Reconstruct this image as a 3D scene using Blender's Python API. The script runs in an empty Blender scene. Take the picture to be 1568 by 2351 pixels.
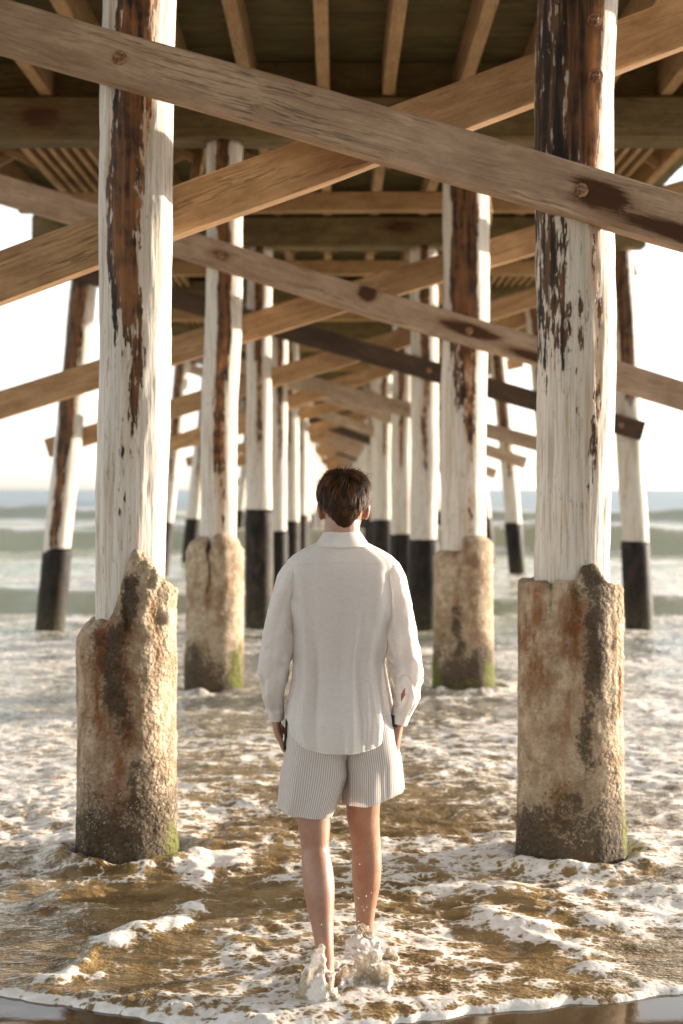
import bpy, bmesh, math, random
import numpy as np
from mathutils import Vector, Matrix

random.seed(7)
rng = np.random.default_rng(11)
scene = bpy.context.scene
COL = scene.collection
R = math.radians

# ------------------------------------------------------------------ camera
# pixel helper: the photograph at 1568 px wide, vanishing point (778, 1124), 50 mm lens
F, VX, VY, CH = 3265.0, 778.0, 1124.0, 1.70
def W(x, y, d):
    """photo pixel at a known distance d (m) -> world point"""
    return Vector(((x - VX) / F * d, d, CH + (VY - y) / F * d))
cam = bpy.data.cameras.new('camera')
cam.sensor_fit = 'VERTICAL'; cam.sensor_height = 36.0; cam.sensor_width = 24.0
cam.lens = 50.0
cam.shift_x = (784.0 - VX) / 2351.0
cam.shift_y = -(1175.5 - VY) / 2351.0
cam.clip_start = 0.1; cam.clip_end = 20000
cam.dof.use_dof = True; cam.dof.focus_distance = 5.15; cam.dof.aperture_fstop = 2.3
camo = bpy.data.objects.new('camera', cam); COL.objects.link(camo)
camo.location = (0, 0, CH); camo.rotation_euler = (R(90), 0, 0)
scene.camera = camo

# ------------------------------------------------------------------ sky, sun, exposure
SUN_AZ, SUN_EL = R(66), R(8.5)          # azimuth from straight ahead towards the right
world = bpy.data.worlds.new('World'); scene.world = world; world.use_nodes = True
wn, wl = world.node_tree.nodes, world.node_tree.links
wn.clear()
sky = wn.new('ShaderNodeTexSky'); sky.sky_type = 'NISHITA'; sky.sun_disc = False
sky.sun_elevation = SUN_EL; sky.sun_rotation = SUN_AZ
sky.air_density = 1.0; sky.dust_density = 1.0; sky.ozone_density = 1.0
hs = wn.new('ShaderNodeHueSaturation'); hs.inputs['Saturation'].default_value = 0.28
bgn = wn.new('ShaderNodeBackground'); bgn.inputs['Strength'].default_value = 0.15
wo = wn.new('ShaderNodeOutputWorld')
wl.new(sky.outputs[0], hs.inputs['Color']); wl.new(hs.outputs[0], bgn.inputs['Color']); wl.new(bgn.outputs[0], wo.inputs['Surface'])
sun = bpy.data.lights.new('sun', 'SUN'); sun.energy = 3.9; sun.angle = R(0.8); sun.color = (1.0, 0.87, 0.71)
suno = bpy.data.objects.new('sun', sun); COL.objects.link(suno)
sdir = Vector((math.sin(SUN_AZ) * math.cos(SUN_EL), math.cos(SUN_AZ) * math.cos(SUN_EL), math.sin(SUN_EL)))
suno.rotation_euler = sdir.to_track_quat('Z', 'Y').to_euler()
suno.location = sdir * 50
vs = scene.view_settings
vs.view_transform = 'Standard'; vs.look = 'None'; vs.gamma = 1.0; vs.use_curve_mapping = False
vs.exposure = 1.75
scene.render.engine = 'CYCLES'
cy = scene.cycles
cy.use_denoising = True
try: cy.denoiser = 'OPENIMAGEDENOISE'
except Exception: pass
cy.max_bounces = 7; cy.diffuse_bounces = 4; cy.glossy_bounces = 3; cy.transmission_bounces = 4; cy.transparent_max_bounces = 8
cy.sample_clamp_indirect = 6.0
cy.caustics_reflective = False; cy.caustics_refractive = False

# ------------------------------------------------------------------ numpy noise
def _h(ix, iy, iz, seed):
    h = (ix.astype(np.int64) * 374761393 + iy.astype(np.int64) * 668265263 + iz.astype(np.int64) * 2147483647 + seed * 144664553) & 0xffffffff
    h = ((h ^ (h >> 13)) * 1274126177) & 0xffffffff
    h = ((h ^ (h >> 16)) * 2246822519) & 0xffffffff
    h = h ^ (h >> 13)
    return (h & 0xffffff) / float(0xffffff)
def vn2(x, y, seed=0):
    """smooth value noise, -1..1"""
    x = np.asarray(x, float); y = np.asarray(y, float)
    xi = np.floor(x); yi = np.floor(y); fx = x - xi; fy = y - yi
    fx = fx * fx * fx * (fx * (fx * 6 - 15) + 10); fy = fy * fy * fy * (fy * (fy * 6 - 15) + 10)
    z = np.zeros(1, np.int64)
    a = _h(xi, yi, z, seed); b = _h(xi + 1, yi, z, seed); c = _h(xi, yi + 1, z, seed); d = _h(xi + 1, yi + 1, z, seed)
    return 2 * ((a + (b - a) * fx) * (1 - fy) + (c + (d - c) * fx) * fy) - 1
def vn3(x, y, z, seed=0):
    x, y, z = np.broadcast_arrays(np.asarray(x, float), np.asarray(y, float), np.asarray(z, float))
    xi = np.floor(x); yi = np.floor(y); zi = np.floor(z); fx = x - xi; fy = y - yi; fz = z - zi
    fx = fx * fx * (3 - 2 * fx); fy = fy * fy * (3 - 2 * fy); fz = fz * fz * (3 - 2 * fz)
    r = 0
    for k, wz in ((0, 1 - fz), (1, fz)):
        a = _h(xi, yi, zi + k, seed); b = _h(xi + 1, yi, zi + k, seed); c = _h(xi, yi + 1, zi + k, seed); d = _h(xi + 1, yi + 1, zi + k, seed)
        r = r + wz * ((a + (b - a) * fx) * (1 - fy) + (c + (d - c) * fx) * fy)
    return 2 * r - 1
def fbm2(x, y, o=4, seed=0, g=0.5):
    r = 0; a = 1; t = 0
    for k in range(o):
        r = r + a * vn2(x, y, seed + k * 17); t += a; a *= g; x = x * 2.03 + 3.1; y = y * 2.03 + 1.7
    return r / t
def fbm3(x, y, z, o=3, seed=0, g=0.5):
    r = 0; a = 1; t = 0
    for k in range(o):
        r = r + a * vn3(x, y, z, seed + k * 17); t += a; a *= g; x = x * 2.03 + 3.1; y = y * 2.03 + 1.7; z = z * 2.03 + .7
    return r / t
def worley(x, y, seed=0):
    xi = np.floor(x); yi = np.floor(y); z = np.zeros(1, np.int64)
    f1 = np.full(x.shape, 9.0); f2 = np.full(x.shape, 9.0)
    for dx in (-1, 0, 1):
        for dy in (-1, 0, 1):
            cx = xi + dx; cyy = yi + dy
            px = cx + 0.1 + .8 * _h(cx, cyy, z, seed); py = cyy + 0.1 + .8 * _h(cx, cyy, z, seed + 51)
            d = np.hypot(x - px, y - py)
            f2 = np.minimum(f2, np.maximum(f1, d)); f1 = np.minimum(f1, d)
    return f1, f2
def ss(a, b, x):
    t = np.clip((np.asarray(x, float) - a) / (b - a), 0, 1); return t * t * (3 - 2 * t)
def interp(x, xs, ys): return np.interp(x, xs, ys)

# ------------------------------------------------------------------ node helper: sockets with arithmetic
class S:
    def __init__(s, m, sock): s.m = m; s.k = sock
    def _o(s, op, b=None, c=None): return s.m.math(op, s, b, c)
    def __add__(s, b): return s._o('ADD', b)
    __radd__ = __add__
    def __sub__(s, b): return s._o('SUBTRACT', b)
    def __rsub__(s, b): return s.m.math('SUBTRACT', b, s)
    def __mul__(s, b): return s._o('MULTIPLY', b)
    __rmul__ = __mul__
    def __truediv__(s, b): return s._o('DIVIDE', b)
class Mat:
    def __init__(s, name):
        s.mat = bpy.data.materials.new(name); s.mat.use_nodes = True
        s.t = s.mat.node_tree; s.t.nodes.clear()
        s.out = s.t.nodes.new('ShaderNodeOutputMaterial')
    def put(s, sock, v):
        if isinstance(v, S): s.t.links.new(v.k, sock)
        elif v is not None:
            try: sock.default_value = v
            except Exception:
                sock.default_value = (*v, 1.0)
    def n(s, typ, **kw):
        nd = s.t.nodes.new(typ)
        for k, v in kw.items(): setattr(nd, k, v)
        return nd
    def math(s, op, a, b=None, c=None):
        nd = s.n('ShaderNodeMath', operation=op)
        for i, v in enumerate((a, b, c)): s.put(nd.inputs[i], v)
        return S(s, nd.outputs[0])
    def clamp(s, a):
        nd = s.n('ShaderNodeClamp'); s.put(nd.inputs[0], a); return S(s, nd.outputs[0])
    def smooth(s, a, b, x):
        nd = s.n('ShaderNodeMapRange', interpolation_type='SMOOTHSTEP'); s.put(nd.inputs[0], x); s.put(nd.inputs[1], a); s.put(nd.inputs[2], b)
        return S(s, nd.outputs[0])
    def attr(s, name):
        nd = s.n('ShaderNodeAttribute', attribute_name=name); return S(s, nd.outputs['Fac'])
    def obj(s):
        nd = s.n('ShaderNodeTexCoord'); return S(s, nd.outputs['Object'])
    def rand(s):
        nd = s.n('ShaderNodeObjectInfo'); return S(s, nd.outputs['Random'])
    def pos(s):
        nd = s.n('ShaderNodeNewGeometry'); return S(s, nd.outputs['Position'])
    def sep(s, v):
        nd = s.n('ShaderNodeSeparateXYZ'); s.put(nd.inputs[0], v); return [S(s, o) for o in nd.outputs]
    def comb(s, x, y, z):
        nd = s.n('ShaderNodeCombineXYZ')
        for i, v in enumerate((x, y, z)): s.put(nd.inputs[i], v)
        return S(s, nd.outputs[0])
    def vmul(s, v, t):
        nd = s.n('ShaderNodeVectorMath', operation='MULTIPLY'); s.put(nd.inputs[0], v); nd.inputs[1].default_value = t; return S(s, nd.outputs[0])
    def vadd(s, v, t):
        nd = s.n('ShaderNodeVectorMath', operation='ADD'); s.put(nd.inputs[0], v); s.put(nd.inputs[1], t); return S(s, nd.outputs[0])
    def noise(s, v, scale, detail=3, rough=.55, dist=0, color=False):
        nd = s.n('ShaderNodeTexNoise'); s.put(nd.inputs['Vector'], v); s.put(nd.inputs['Scale'], scale)
        nd.inputs['Detail'].default_value = detail; nd.inputs['Roughness'].default_value = rough; nd.inputs['Distortion'].default_value = dist
        return S(s, nd.outputs[1 if color else 0])
    def voro(s, v, scale, feature='F1'):
        nd = s.n('ShaderNodeTexVoronoi', feature=feature); s.put(nd.inputs['Vector'], v); s.put(nd.inputs['Scale'], scale); return S(s, nd.outputs[0])
    def mix(s, f, a, b):
        nd = s.n('ShaderNodeMix', data_type='RGBA'); s.put(nd.inputs[0], f); s.put(nd.inputs[6], a); s.put(nd.inputs[7], b); return S(s, nd.outputs[2])
    def bump(s, h, strength=.5, dist=.01, normal=None):
        nd = s.n('ShaderNodeBump'); s.put(nd.inputs['Height'], h); nd.inputs['Strength'].default_value = strength; nd.inputs['Distance'].default_value = dist
        if normal is not None: s.put(nd.inputs['Normal'], normal)
        return S(s, nd.outputs[0])
    def pbr(s, color, rough=.7, normal=None, spec=.5, **kw):
        nd = s.n('ShaderNodeBsdfPrincipled')
        s.put(nd.inputs['Base Color'], color); s.put(nd.inputs['Roughness'], rough); s.put(nd.inputs['Specular IOR Level'], spec)
        if normal is not None: s.put(nd.inputs['Normal'], normal)
        for k, v in kw.items(): s.put(nd.inputs[k.replace('_', ' ')], v)
        return S(s, nd.outputs[0])
    def mixsh(s, f, a, b):
        nd = s.n('ShaderNodeMixShader'); s.put(nd.inputs[0], f); s.put(nd.inputs[1], a); s.put(nd.inputs[2], b); return S(s, nd.outputs[0])
    def done(s, sh): s.t.links.new(sh.k, s.out.inputs['Surface']); return s.mat

# ------------------------------------------------------------------ materials
def m_s(c, k): return tuple(v * k for v in c)
def m_pile():
    m = Mat('painted_pile_wood')
    o = m.obj(); p = m.attr('paint'); ru = m.attr('rust')
    r = m.rand()
    ov = m.vadd(o, m.comb(r * 13.0, r * 7.0, r * 5.0))
    st = m.vmul(ov, (1, 1, .07))
    n1 = m.noise(st, 34, 4, .6)                   # vertical streaks
    n2 = m.noise(m.vmul(ov, (1, 1, .22)), 55, 3, .6)   # flecks
    n3 = m.noise(ov, 9, 4, .6)
    mask = m.smooth(.44, .54, p + (n1 - .5) * .85 + (n2 - .5) * .95 + (n3 - .5) * .35)
    tan = m.smooth(.5, .72, m.noise(m.vmul(ov, (1, 1, .05)), 22, 4, .65))
    paint = m.mix(tan * .8, (.60, .56, .50), (.37, .27, .17))
    fine = m.noise(m.vmul(ov, (1, 1, .03)), 95, 3, .6)
    paint = m.mix(m.smooth(.46, .66, fine) * .6, paint, (.34, .25, .165))
    paint = m.mix(m.smooth(.60, .70, n2) * .6, paint, (.22, .16, .11))
    wd2 = m.noise(m.vmul(ov, (1, 1, .12)), 13, 4, .65)
    wood = m.mix(m.smooth(.42, .60, n1 * .5 + wd2 * .5), (.009, .006, .004), (.13, .062, .028))
    wood = m.mix(m.clamp(ru * m.smooth(.36, .62, n3 * .6 + n1 * .4) * 1.3), wood, (.36, .145, .045))
    paint = m.mix(m.clamp(ru * m.smooth(.3, .6, n1) * .8), paint, (.50, .26, .10))
    col = m.mix(mask, wood, paint)
    h = mask * .5 + n1 * .6 + n2 * .25
    return m.done(m.pbr(col, .72, m.bump(h, .8, .012), .35))
def m_concrete():
    m = Mat('stained_concrete')
    o = m.obj(); r = m.rand(); ov = m.vadd(o, m.comb(r * 9.0, r * 4.0, r * 3.0))
    g = m.attr('grime'); ru = m.attr('rust'); mo = m.attr('moss')
    z = m.sep(o)[2]
    nf = m.noise(ov, 60, 5, .7); nm = m.noise(ov, 14, 5, .65); ns = m.noise(m.vmul(ov, (1, 1, .25)), 18, 4, .6)
    pit = m.voro(ov, 75); peb = 1.0 - m.voro(m.vadd(ov, m.vmul(m.noise(ov, 30, 2, .5, color=True), (.02, .02, .02))), 48)
    big = m.noise(ov, 4.5, 4, .6)
    col = m.mix(m.smooth(.35, .65, nm), (.36, .27, .175), (.58, .465, .33))
    col = m.mix(m.smooth(.48, .66, big) * .65, col, (.26, .165, .085))
    col = m.mix(m.smooth(.55, .75, ns) * .5, col, (.30, .17, .085))
    col = m.mix(m.smooth(.62, .72, nf) * .4, col, (.10, .075, .05))
    col = m.mix(m.clamp(ru * m.smooth(.36, .60, ns * .5 + big * .5) * 1.25), col, m.mix(nm, (.10, .036, .014), (.34, .125, .036)))
    gr = m.smooth(.34, .66, g + (nf - .5) * 1.1 + (nm - .5) * .9 + (big - .5) * .7)
    col = m.mix(gr * .9, col, m.mix(m.smooth(.3, .7, nf), (.014, .010, .006), (.10, .066, .036)))
    col = m.mix(m.smooth(.40, .80, mo * 1.0 + (nf - .5) * 1.1 + (nm - .5) * 1.2 + (big - .5) * .6 - .02), col, m.mix(nf, (.035, .042, .008), (.22, .22, .045)))
    h = nf * .5 + nm * .8 - m.smooth(.0, .35, .35 - pit) * .4
    pk = m.noise(ov, 130, 3, .7)
    col = m.mix(m.smooth(.58, .70, pk) * .35, col, (.07, .05, .033))
    return m.done(m.pbr(col, .85, m.bump(h + pk * .35 + peb * m.smooth(.35, .65, big + .12) * .9, 1.0, .020), .25))
def m_timber(name, c0, c1, dark, bump=.7):
    m = Mat(name)
    o = m.obj(); r = m.rand(); ov = m.vadd(o, m.comb(r * 21.0, r * 8.0, r * 3.0))
    st = m.attr('stain')
    wob = m.vmul(m.noise(m.vmul(ov, (.6, 1, 1)), 4, 3, .5, color=True), (0, .05, .05))
    ow = m.vadd(ov, wob)
    g1 = m.noise(m.vmul(ow, (.035, 1, 1)), 85, 5, .7)           # fine grain
    g2 = m.noise(m.vmul(ow, (.12, 1, 1)), 9, 5, .65, .6)        # broad weathering
    g3 = m.noise(m.vmul(ow, (.10, 1, 1)), 50, 3, .6)            # dark flecks
    g4 = m.noise(m.vmul(ow, (.03, 1, 1)), 38, 3, .6)            # splits
    g5 = m.noise(m.vmul(ow, (.45, 1, 1)), 6, 5, .7)
    f = m.clamp(m.smooth(.30, .70, g1) * .28 + m.smooth(.34, .66, g2) * .42 + m.smooth(.35, .65, g5) * .42)
    col = m.mix(f, c0, c1)
    col = m.mix(m.smooth(.58, .70, g3) * .4 * m.smooth(.4, .6, g5), col, dark)
    col = m.mix(r * .25, col, dark)
    crack = m.smooth(.035, .008, m.math('ABSOLUTE', g4 - .5)) * m.smooth(.5, .62, g2)
    col = m.mix(crack * .5, col, m_s(dark, .4))
    col = m.mix(m.smooth(.42, .62, st + (g1 - .5) * .5 + (g2 - .5) * .5), col, (.022, .011, .006))
    col = m.mix(m.smooth(.20, .5, st + (g2 - .5) * .5) * .35, col, (.15, .06, .022))
    return m.done(m.pbr(col, .78, m.bump(g1 + g3 * .4 - crack * .8, bump, .008), .25))
def m_simple(name, c0, c1, scale=20, rough=.7, bump=.3, dist=.004, stretch=(1, 1, 1), spec=.4, metallic=0.0):
    m = Mat(name); ov = m.vmul(m.obj(), stretch)
    n = m.noise(ov, scale, 4, .6)
    return m.done(m.pbr(m.mix(m.smooth(.3, .7, n), c0, c1), rough, m.bump(n, bump, dist), spec, Metallic=metallic))
M = {}
M['pile'] = m_pile()
M['concrete'] = m_concrete()
M['timber'] = m_timber('brace_timber', (.24, .150, .092), (.58, .425, .305), (.10, .045, .02))
M['timber_gold'] = m_timber('golden_timber', (.25, .132, .058), (.62, .40, .215), (.085, .034, .012))
M['timber_dark'] = m_timber('dark_timber', (.035, .022, .015), (.11, .065, .04), (.015, .010, .008))
M['under'] = m_timber('underdeck_timber', (.22, .125, .055), (.50, .325, .165), (.08, .042, .016))
M['cap'] = m_timber('cap_timber', (.085, .060, .026), (.25, .185, .085), (.026, .016, .007))
M['plank'] = m_timber('deck_plank_timber', (.045, .036, .013), (.16, .128, .048), (.016, .011, .005))
def m_wrap():
    m = Mat('black_pile_wrap'); o = m.obj(); r = m.rand(); z = m.sep(o)[2]
    ov = m.vadd(o, m.comb(r * 9.0, r * 5.0, r * 3.0))
    n = m.noise(m.vmul(ov, (1, 1, .35)), 14, 5, .65); k = m.noise(ov, 45, 3, .6)
    col = m.mix(m.smooth(.35, .7, n), (.006, .005, .004), m.mix(r, (.022, .015, .010), (.060, .042, .028)))
    low = m.smooth(.55, .0, z + (n - .5) * .7)
    col = m.mix(low * m.smooth(.40, .62, k) * .8, col, m.mix(n, (.03, .035, .010), (.13, .11, .055)))
    return m.done(m.pbr(col, .65, m.bump(n + k * .5, .6, .012), .2))
M['sleeve'] = m_wrap()
M['bolt'] = m_simple('rusty_steel', (.10, .045, .02), (.45, .27, .15), 60, .55, .4, .002, metallic=.3)
M['barnacle'] = m_simple('barnacle_shell', (.20, .15, .10), (.48, .40, .30), 70, .7, .4, .002)

def m_water():
    m = Mat('sea_water')
    P = m.pos(); x, y, z = m.sep(P)
    fo = m.attr('foam')
    def edge(v, scale):
        nd = m.n('ShaderNodeTexVoronoi', feature='DISTANCE_TO_EDGE', voronoi_dimensions='2D'); m.put(nd.inputs['Vector'], v); nd.inputs['Scale'].default_value = scale
        return S(m, nd.outputs[0])
    w1 = m.vadd(P, m.vmul(m.noise(P, 5, 4, .6, color=True), (.26, .16, 0)))
    w2 = m.vadd(P, m.vmul(m.noise(P, 13, 4, .6, color=True), (.10, .08, 0)))
    w3 = m.vadd(P, m.vmul(m.noise(P, 40, 2, .6, color=True), (.03, .03, 0)))
    e1 = edge(m.vmul(w1, (.75, 1, 1)), 5.5); e2 = edge(m.vmul(w2, (.8, 1, 1)), 14); e3 = edge(m.vmul(w3, (.9, 1, 1)), 36)
    f1 = m.noise(m.vmul(w2, (.7, 1, 1)), 26, 4, .62); f2 = m.noise(P, 110, 3, .65); f3 = m.noise(m.vmul(w1, (.5, 1, 1)), 7, 3, .6)
    fine = 1.0 - m.smooth(9, 20, y)
    d = e1 * .55 + e2 * .55 + e3 * fine * .40 + (f1 - .5) * .22 + (f2 - .5) * .10
    wdt = m.smooth(.05, 1.0, fo) * .46 - .03
    mask = m.smooth(.045, -.045, d - wdt)
    thin = m.smooth(.13, -.02, d - wdt)
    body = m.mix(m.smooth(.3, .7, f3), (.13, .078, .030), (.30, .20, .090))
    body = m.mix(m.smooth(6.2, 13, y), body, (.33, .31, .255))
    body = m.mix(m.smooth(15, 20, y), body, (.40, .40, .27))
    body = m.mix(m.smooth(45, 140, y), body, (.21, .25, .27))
    body = m.mix(thin * .55, body, (.46, .34, .19))
    rip = m.noise(m.vmul(P, (.5, 1, 1)), 26, 3, .6); rip2 = m.noise(m.vmul(P, (.6, 1, 1)), 75, 2, .6)
    ripf = m.noise(m.vmul(P, (.35, 1, 1)), 3.0, 4, .6)
    nb = m.bump(rip * .6 + rip2 * .35, .8, .03)
    nb = m.bump(ripf, .25, .2, nb)
    far = m.smooth(20, 90, y)
    wat = m.pbr(body, .05 + far * .3, nb, .5 - far * .38, IOR=1.33)
    nf = m.bump(f2 * .3 + f1 * .6 + e3 * -.5, .35, .008)
    foamc = m.mix(m.smooth(.04, -.12, d - wdt), (.55, .46, .35), m.mix(m.smooth(.35, .65, f1), (.68, .62, .55), (.84, .81, .77)))
    foa = m.pbr(foamc, .6, nf, .3)
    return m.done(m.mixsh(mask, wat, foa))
def m_v(x): return x
M['water'] = m_water()
def m_sand():
    m = Mat('wet_sand')
    P = m.pos(); y = m.sep(P)[1]
    n = m.noise(P, 5, 5, .65); g = m.noise(P, 400, 2, .6)
    wet = m.smooth(-1.5, 2.5, y + (n - .5) * 1.0)
    col = m.mix(wet, m.mix(g, (.30, .23, .15), (.46, .37, .26)), m.mix(n, (.055, .034, .017), (.11, .072, .038)))
    rough = .85 - wet * .80
    return m.done(m.pbr(col, rough, m.bump(n * .6 + g * .02, .10, .01), .5))
M['sand'] = m_sand()
def m_skin():
    m = Mat('skin'); o = m.obj()
    n = m.noise(o, 7, 4, .6); f = m.noise(o, 180, 2, .6); z = m.sep(o)[2]
    f2 = m.noise(o, 45, 4, .65)
    col = m.mix(m.smooth(.3, .7, n), (.40, .225, .150), (.32, .155, .095))
    col = m.mix(m.smooth(.45, .7, f2) * .35, col, (.25, .105, .06))
    return m.done(m.pbr(col, .42, m.bump(f + f2 * .6, .2, .002), .45, Subsurface_Weight=.15, Subsurface_Scale=.02, Subsurface_Radius=(1.0, .35, .2)))
M['skin'] = m_skin()
def m_hair():
    m = Mat('brown_hair'); r = m.attr('tone')
    col = m.mix(r, (.014, .007, .004), (.17, .072, .027))
    return m.done(m.pbr(col, .5, None, .22))
M['hair'] = m_hair()
def m_cloth(name, base, trans, stripes=False, see=0.0):
    m = Mat(name); o = m.obj()
    if stripes:
        u = m.attr('across')
        wv = m.math('SINE', u * (2 * math.pi / .008))
        wob = m.noise(o, 40, 2, .5)
        s = m.smooth(-.35, .35, wv)
        col = m.mix(s, (.47, .385, .33), base)
        h = m.noise(o, 300, 2, .6)
    else:
        weave = m.noise(m.vmul(o, (1, 1, .12)), 420, 2, .6) * .5 + m.noise(m.vmul(o, (.12, .12, 1)), 420, 2, .6) * .5
        col = m.mix(m.smooth(.35, .65, weave), m_s(base, .90), base)
        seam = m.attr('seam')
        col = m.mix(seam * .35, col, m_s(base, .72))
        h = weave + seam * -.6
    n = m.bump(h, .35, .0012)
    p = m.pbr(col, .85, n, .15)
    t = m.n('ShaderNodeBsdfTranslucent'); m.put(t.inputs['Color'], col); m.put(t.inputs['Normal'], n)
    sh = m.mixsh(trans, p, S(m, t.outputs[0]))
    if see:
        tr = m.n('ShaderNodeBsdfTransparent'); sh = m.mixsh(see, sh, S(m, tr.outputs[0]))
    return m.done(sh)
M['shirt'] = m_cloth('white_linen', (.90, .855, .81), .30, see=.08)
M['shorts'] = m_cloth('striped_seersucker', (.70, .67, .64), .12, True)
M['phone'] = m_simple('black_glass', (.008, .008, .009), (.012, .012, .013), 5, .12, 0, .001)
M['strap'] = m_simple('black_rubber', (.012, .011, .011), (.02, .02, .02), 30, .5, .2, .001)
def m_splash():
    m = Mat('splashing_water'); P = m.pos()
    fo = m.attr('foam')
    f = m.noise(P, 45, 4, .65); f2 = m.noise(P, 160, 2, .6)
    mask = m.smooth(.40, .62, fo + (f - .5) * .8)
    n = m.bump(f + f2 * .4, .6, .01)
    gl = m.pbr((.93, .88, .78), .05, n, .5, IOR=1.33, Transmission_Weight=1.0)
    wat = m.mixsh(.30, gl, m.pbr((.62, .50, .33), .12, n, .5))
    t = m.n('ShaderNodeBsdfTranslucent'); m.put(t.inputs['Color'], (.8, .75, .68, 1))
    foa = m.mixsh(.35, m.pbr((.84, .81, .77), .45, n, .4), S(m, t.outputs[0]))
    return m.done(m.mixsh(mask, wat, foa))
M['splash'] = m_splash()

# ------------------------------------------------------------------ mesh helpers
def mesh_np(name, V, Fq, attrs=None, mat=None, smooth=True):
    """V (n,3); Fq list of int arrays (k,3) / (k,4)"""
    me = bpy.data.meshes.new(name)
    V = np.ascontiguousarray(V, np.float32)
    if not isinstance(Fq, (list, tuple)): Fq = [Fq]
    Fq = [np.asarray(f, np.int32) for f in Fq if len(f)]
    loops = np.concatenate([f.ravel() for f in Fq])
    tot = np.concatenate([np.full(len(f), f.shape[1], np.int32) for f in Fq])
    start = np.concatenate([[0], np.cumsum(tot)[:-1]]).astype(np.int32)
    me.vertices.add(len(V)); me.vertices.foreach_set('co', V.ravel())
    me.loops.add(len(loops)); me.loops.foreach_set('vertex_index', loops)
    me.polygons.add(len(tot)); me.polygons.foreach_set('loop_start', start); me.polygons.foreach_set('loop_total', tot)
    me.polygons.foreach_set('use_smooth', np.full(len(tot), smooth))
    for k, a in (attrs or {}).items():
        at = me.attributes.new(k, 'FLOAT', 'POINT'); at.data.foreach_set('value', np.ascontiguousarray(np.broadcast_to(a, (len(V),)), np.float32))
    me.update(calc_edges=True); me.validate()
    if mat: me.materials.append(mat)
    return me
def grid_faces(r, c, closed=False, off=0):
    i = np.arange(r - 1)[:, None]; j = np.arange(c if closed else c - 1)[None, :]
    j2 = (j + 1) % c
    a = i * c + j; b = i * c + j2; d = (i + 1) * c + j; e = (i + 1) * c + j2
    return np.stack([a, b, e, d], -1).reshape(-1, 4) + off
def loft(rings, caps=(True, True)):
    """rings (n,m,3) closed tube -> V, F list"""
    n, mm, _ = rings.shape
    V = rings.reshape(-1, 3); Fs = [grid_faces(n, mm, True)]
    tri = []
    if caps[0]:
        V = np.vstack([V, rings[0].mean(0)]); k = len(V) - 1
        tri += [(k, (j + 1) % mm, j) for j in range(mm)]
    if caps[1]:
        V = np.vstack([V, rings[-1].mean(0)]); k = len(V) - 1; b = (n - 1) * mm
        tri += [(k, b + j, b + (j + 1) % mm) for j in range(mm)]
    if tri: Fs.append(np.array(tri))
    return V, Fs
def join(parts):
    """[(V, Fs, attrs)] -> one"""
    Vs, Fs, A, o = [], [], {}, 0
    keys = set().union(*[p[2].keys() for p in parts if len(p) > 2])
    for p in parts:
        V = np.asarray(p[0]); Vs.append(V)
        fl = p[1] if isinstance(p[1], (list, tuple)) else [p[1]]
        Fs += [np.asarray(f) + o for f in fl if len(f)]
        for k in keys: A.setdefault(k, []).append(np.broadcast_to((p[2] if len(p) > 2 else {}).get(k, 0.0), (len(V),)))
        o += len(V)
    return np.vstack(Vs), Fs, {k: np.concatenate(v) for k, v in A.items()}
def add(name, me, parent=None, loc=(0, 0, 0), rot=None, label=None, cat=None, group=None, kind=None):
    o = bpy.data.objects.new(name, me); COL.objects.link(o)
    if parent: o.parent = parent
    o.location = loc
    if rot is not None: o.rotation_euler = rot
    for k, v in (('label', label), ('category', cat), ('group', group), ('kind', kind)):
        if v: o[k] = v
    return o
def set_attr(me, name, arr):
    at = me.attributes.new(name, 'FLOAT', 'POINT'); at.data.foreach_set('value', np.ascontiguousarray(arr, np.float32))

# ================================================================== THE SETTING: beach and sea
EDGE = np.array([(-9, 5.9), (-5, 5.35), (-2.6, 5.1), (-1.6, 4.98), (-1.15, 4.826), (-.829, 4.684), (-.524, 4.53), (-.174, 4.436), (.17, 4.549), (.458, 4.644), (.908, 4.764), (1.173, 4.847), (1.8, 4.93), (2.6, 4.8), (5, 5.2), (9, 5.6)])
def edge_y(x):
    y = sum(np.interp(x + k, EDGE[:, 0], EDGE[:, 1]) for k in (-.12, -.06, 0, .06, .12)) / 5
    return y + .018 * vn2(x * 9, 0 * x, 3) + .008 * vn2(x * 26, 0 * x, 4)
def sand_z(X, Y):
    Z = -.014 + np.where(Y < 4.6, (4.6 - Y) * .012, (4.6 - Y) * .03)
    return np.minimum(Z, .9) + .002 * fbm2(X * 2, Y * 2, 3, 5) * (np.abs(X) < 3)
def build_sand():
    xs = np.concatenate([-np.geomspace(4000, 3, 14), np.linspace(-2.5, 2.5, 60), np.geomspace(3, 4000, 14)])
    ys = np.concatenate([-np.geomspace(600, 4, 12), np.linspace(-3, 4, 20), np.linspace(4.1, 6.2, 60), np.linspace(6.6, 30, 12)])
    X, Y = np.meshgrid(xs, ys)
    Z = sand_z(X, Y)
    V = np.stack([X, Y, Z], -1).reshape(-1, 3)
    add('beach', mesh_np('beach', V, grid_faces(*X.shape), mat=M['sand']), label='wet brown sand at the edge of the surf', kind='structure')
build_sand()

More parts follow.
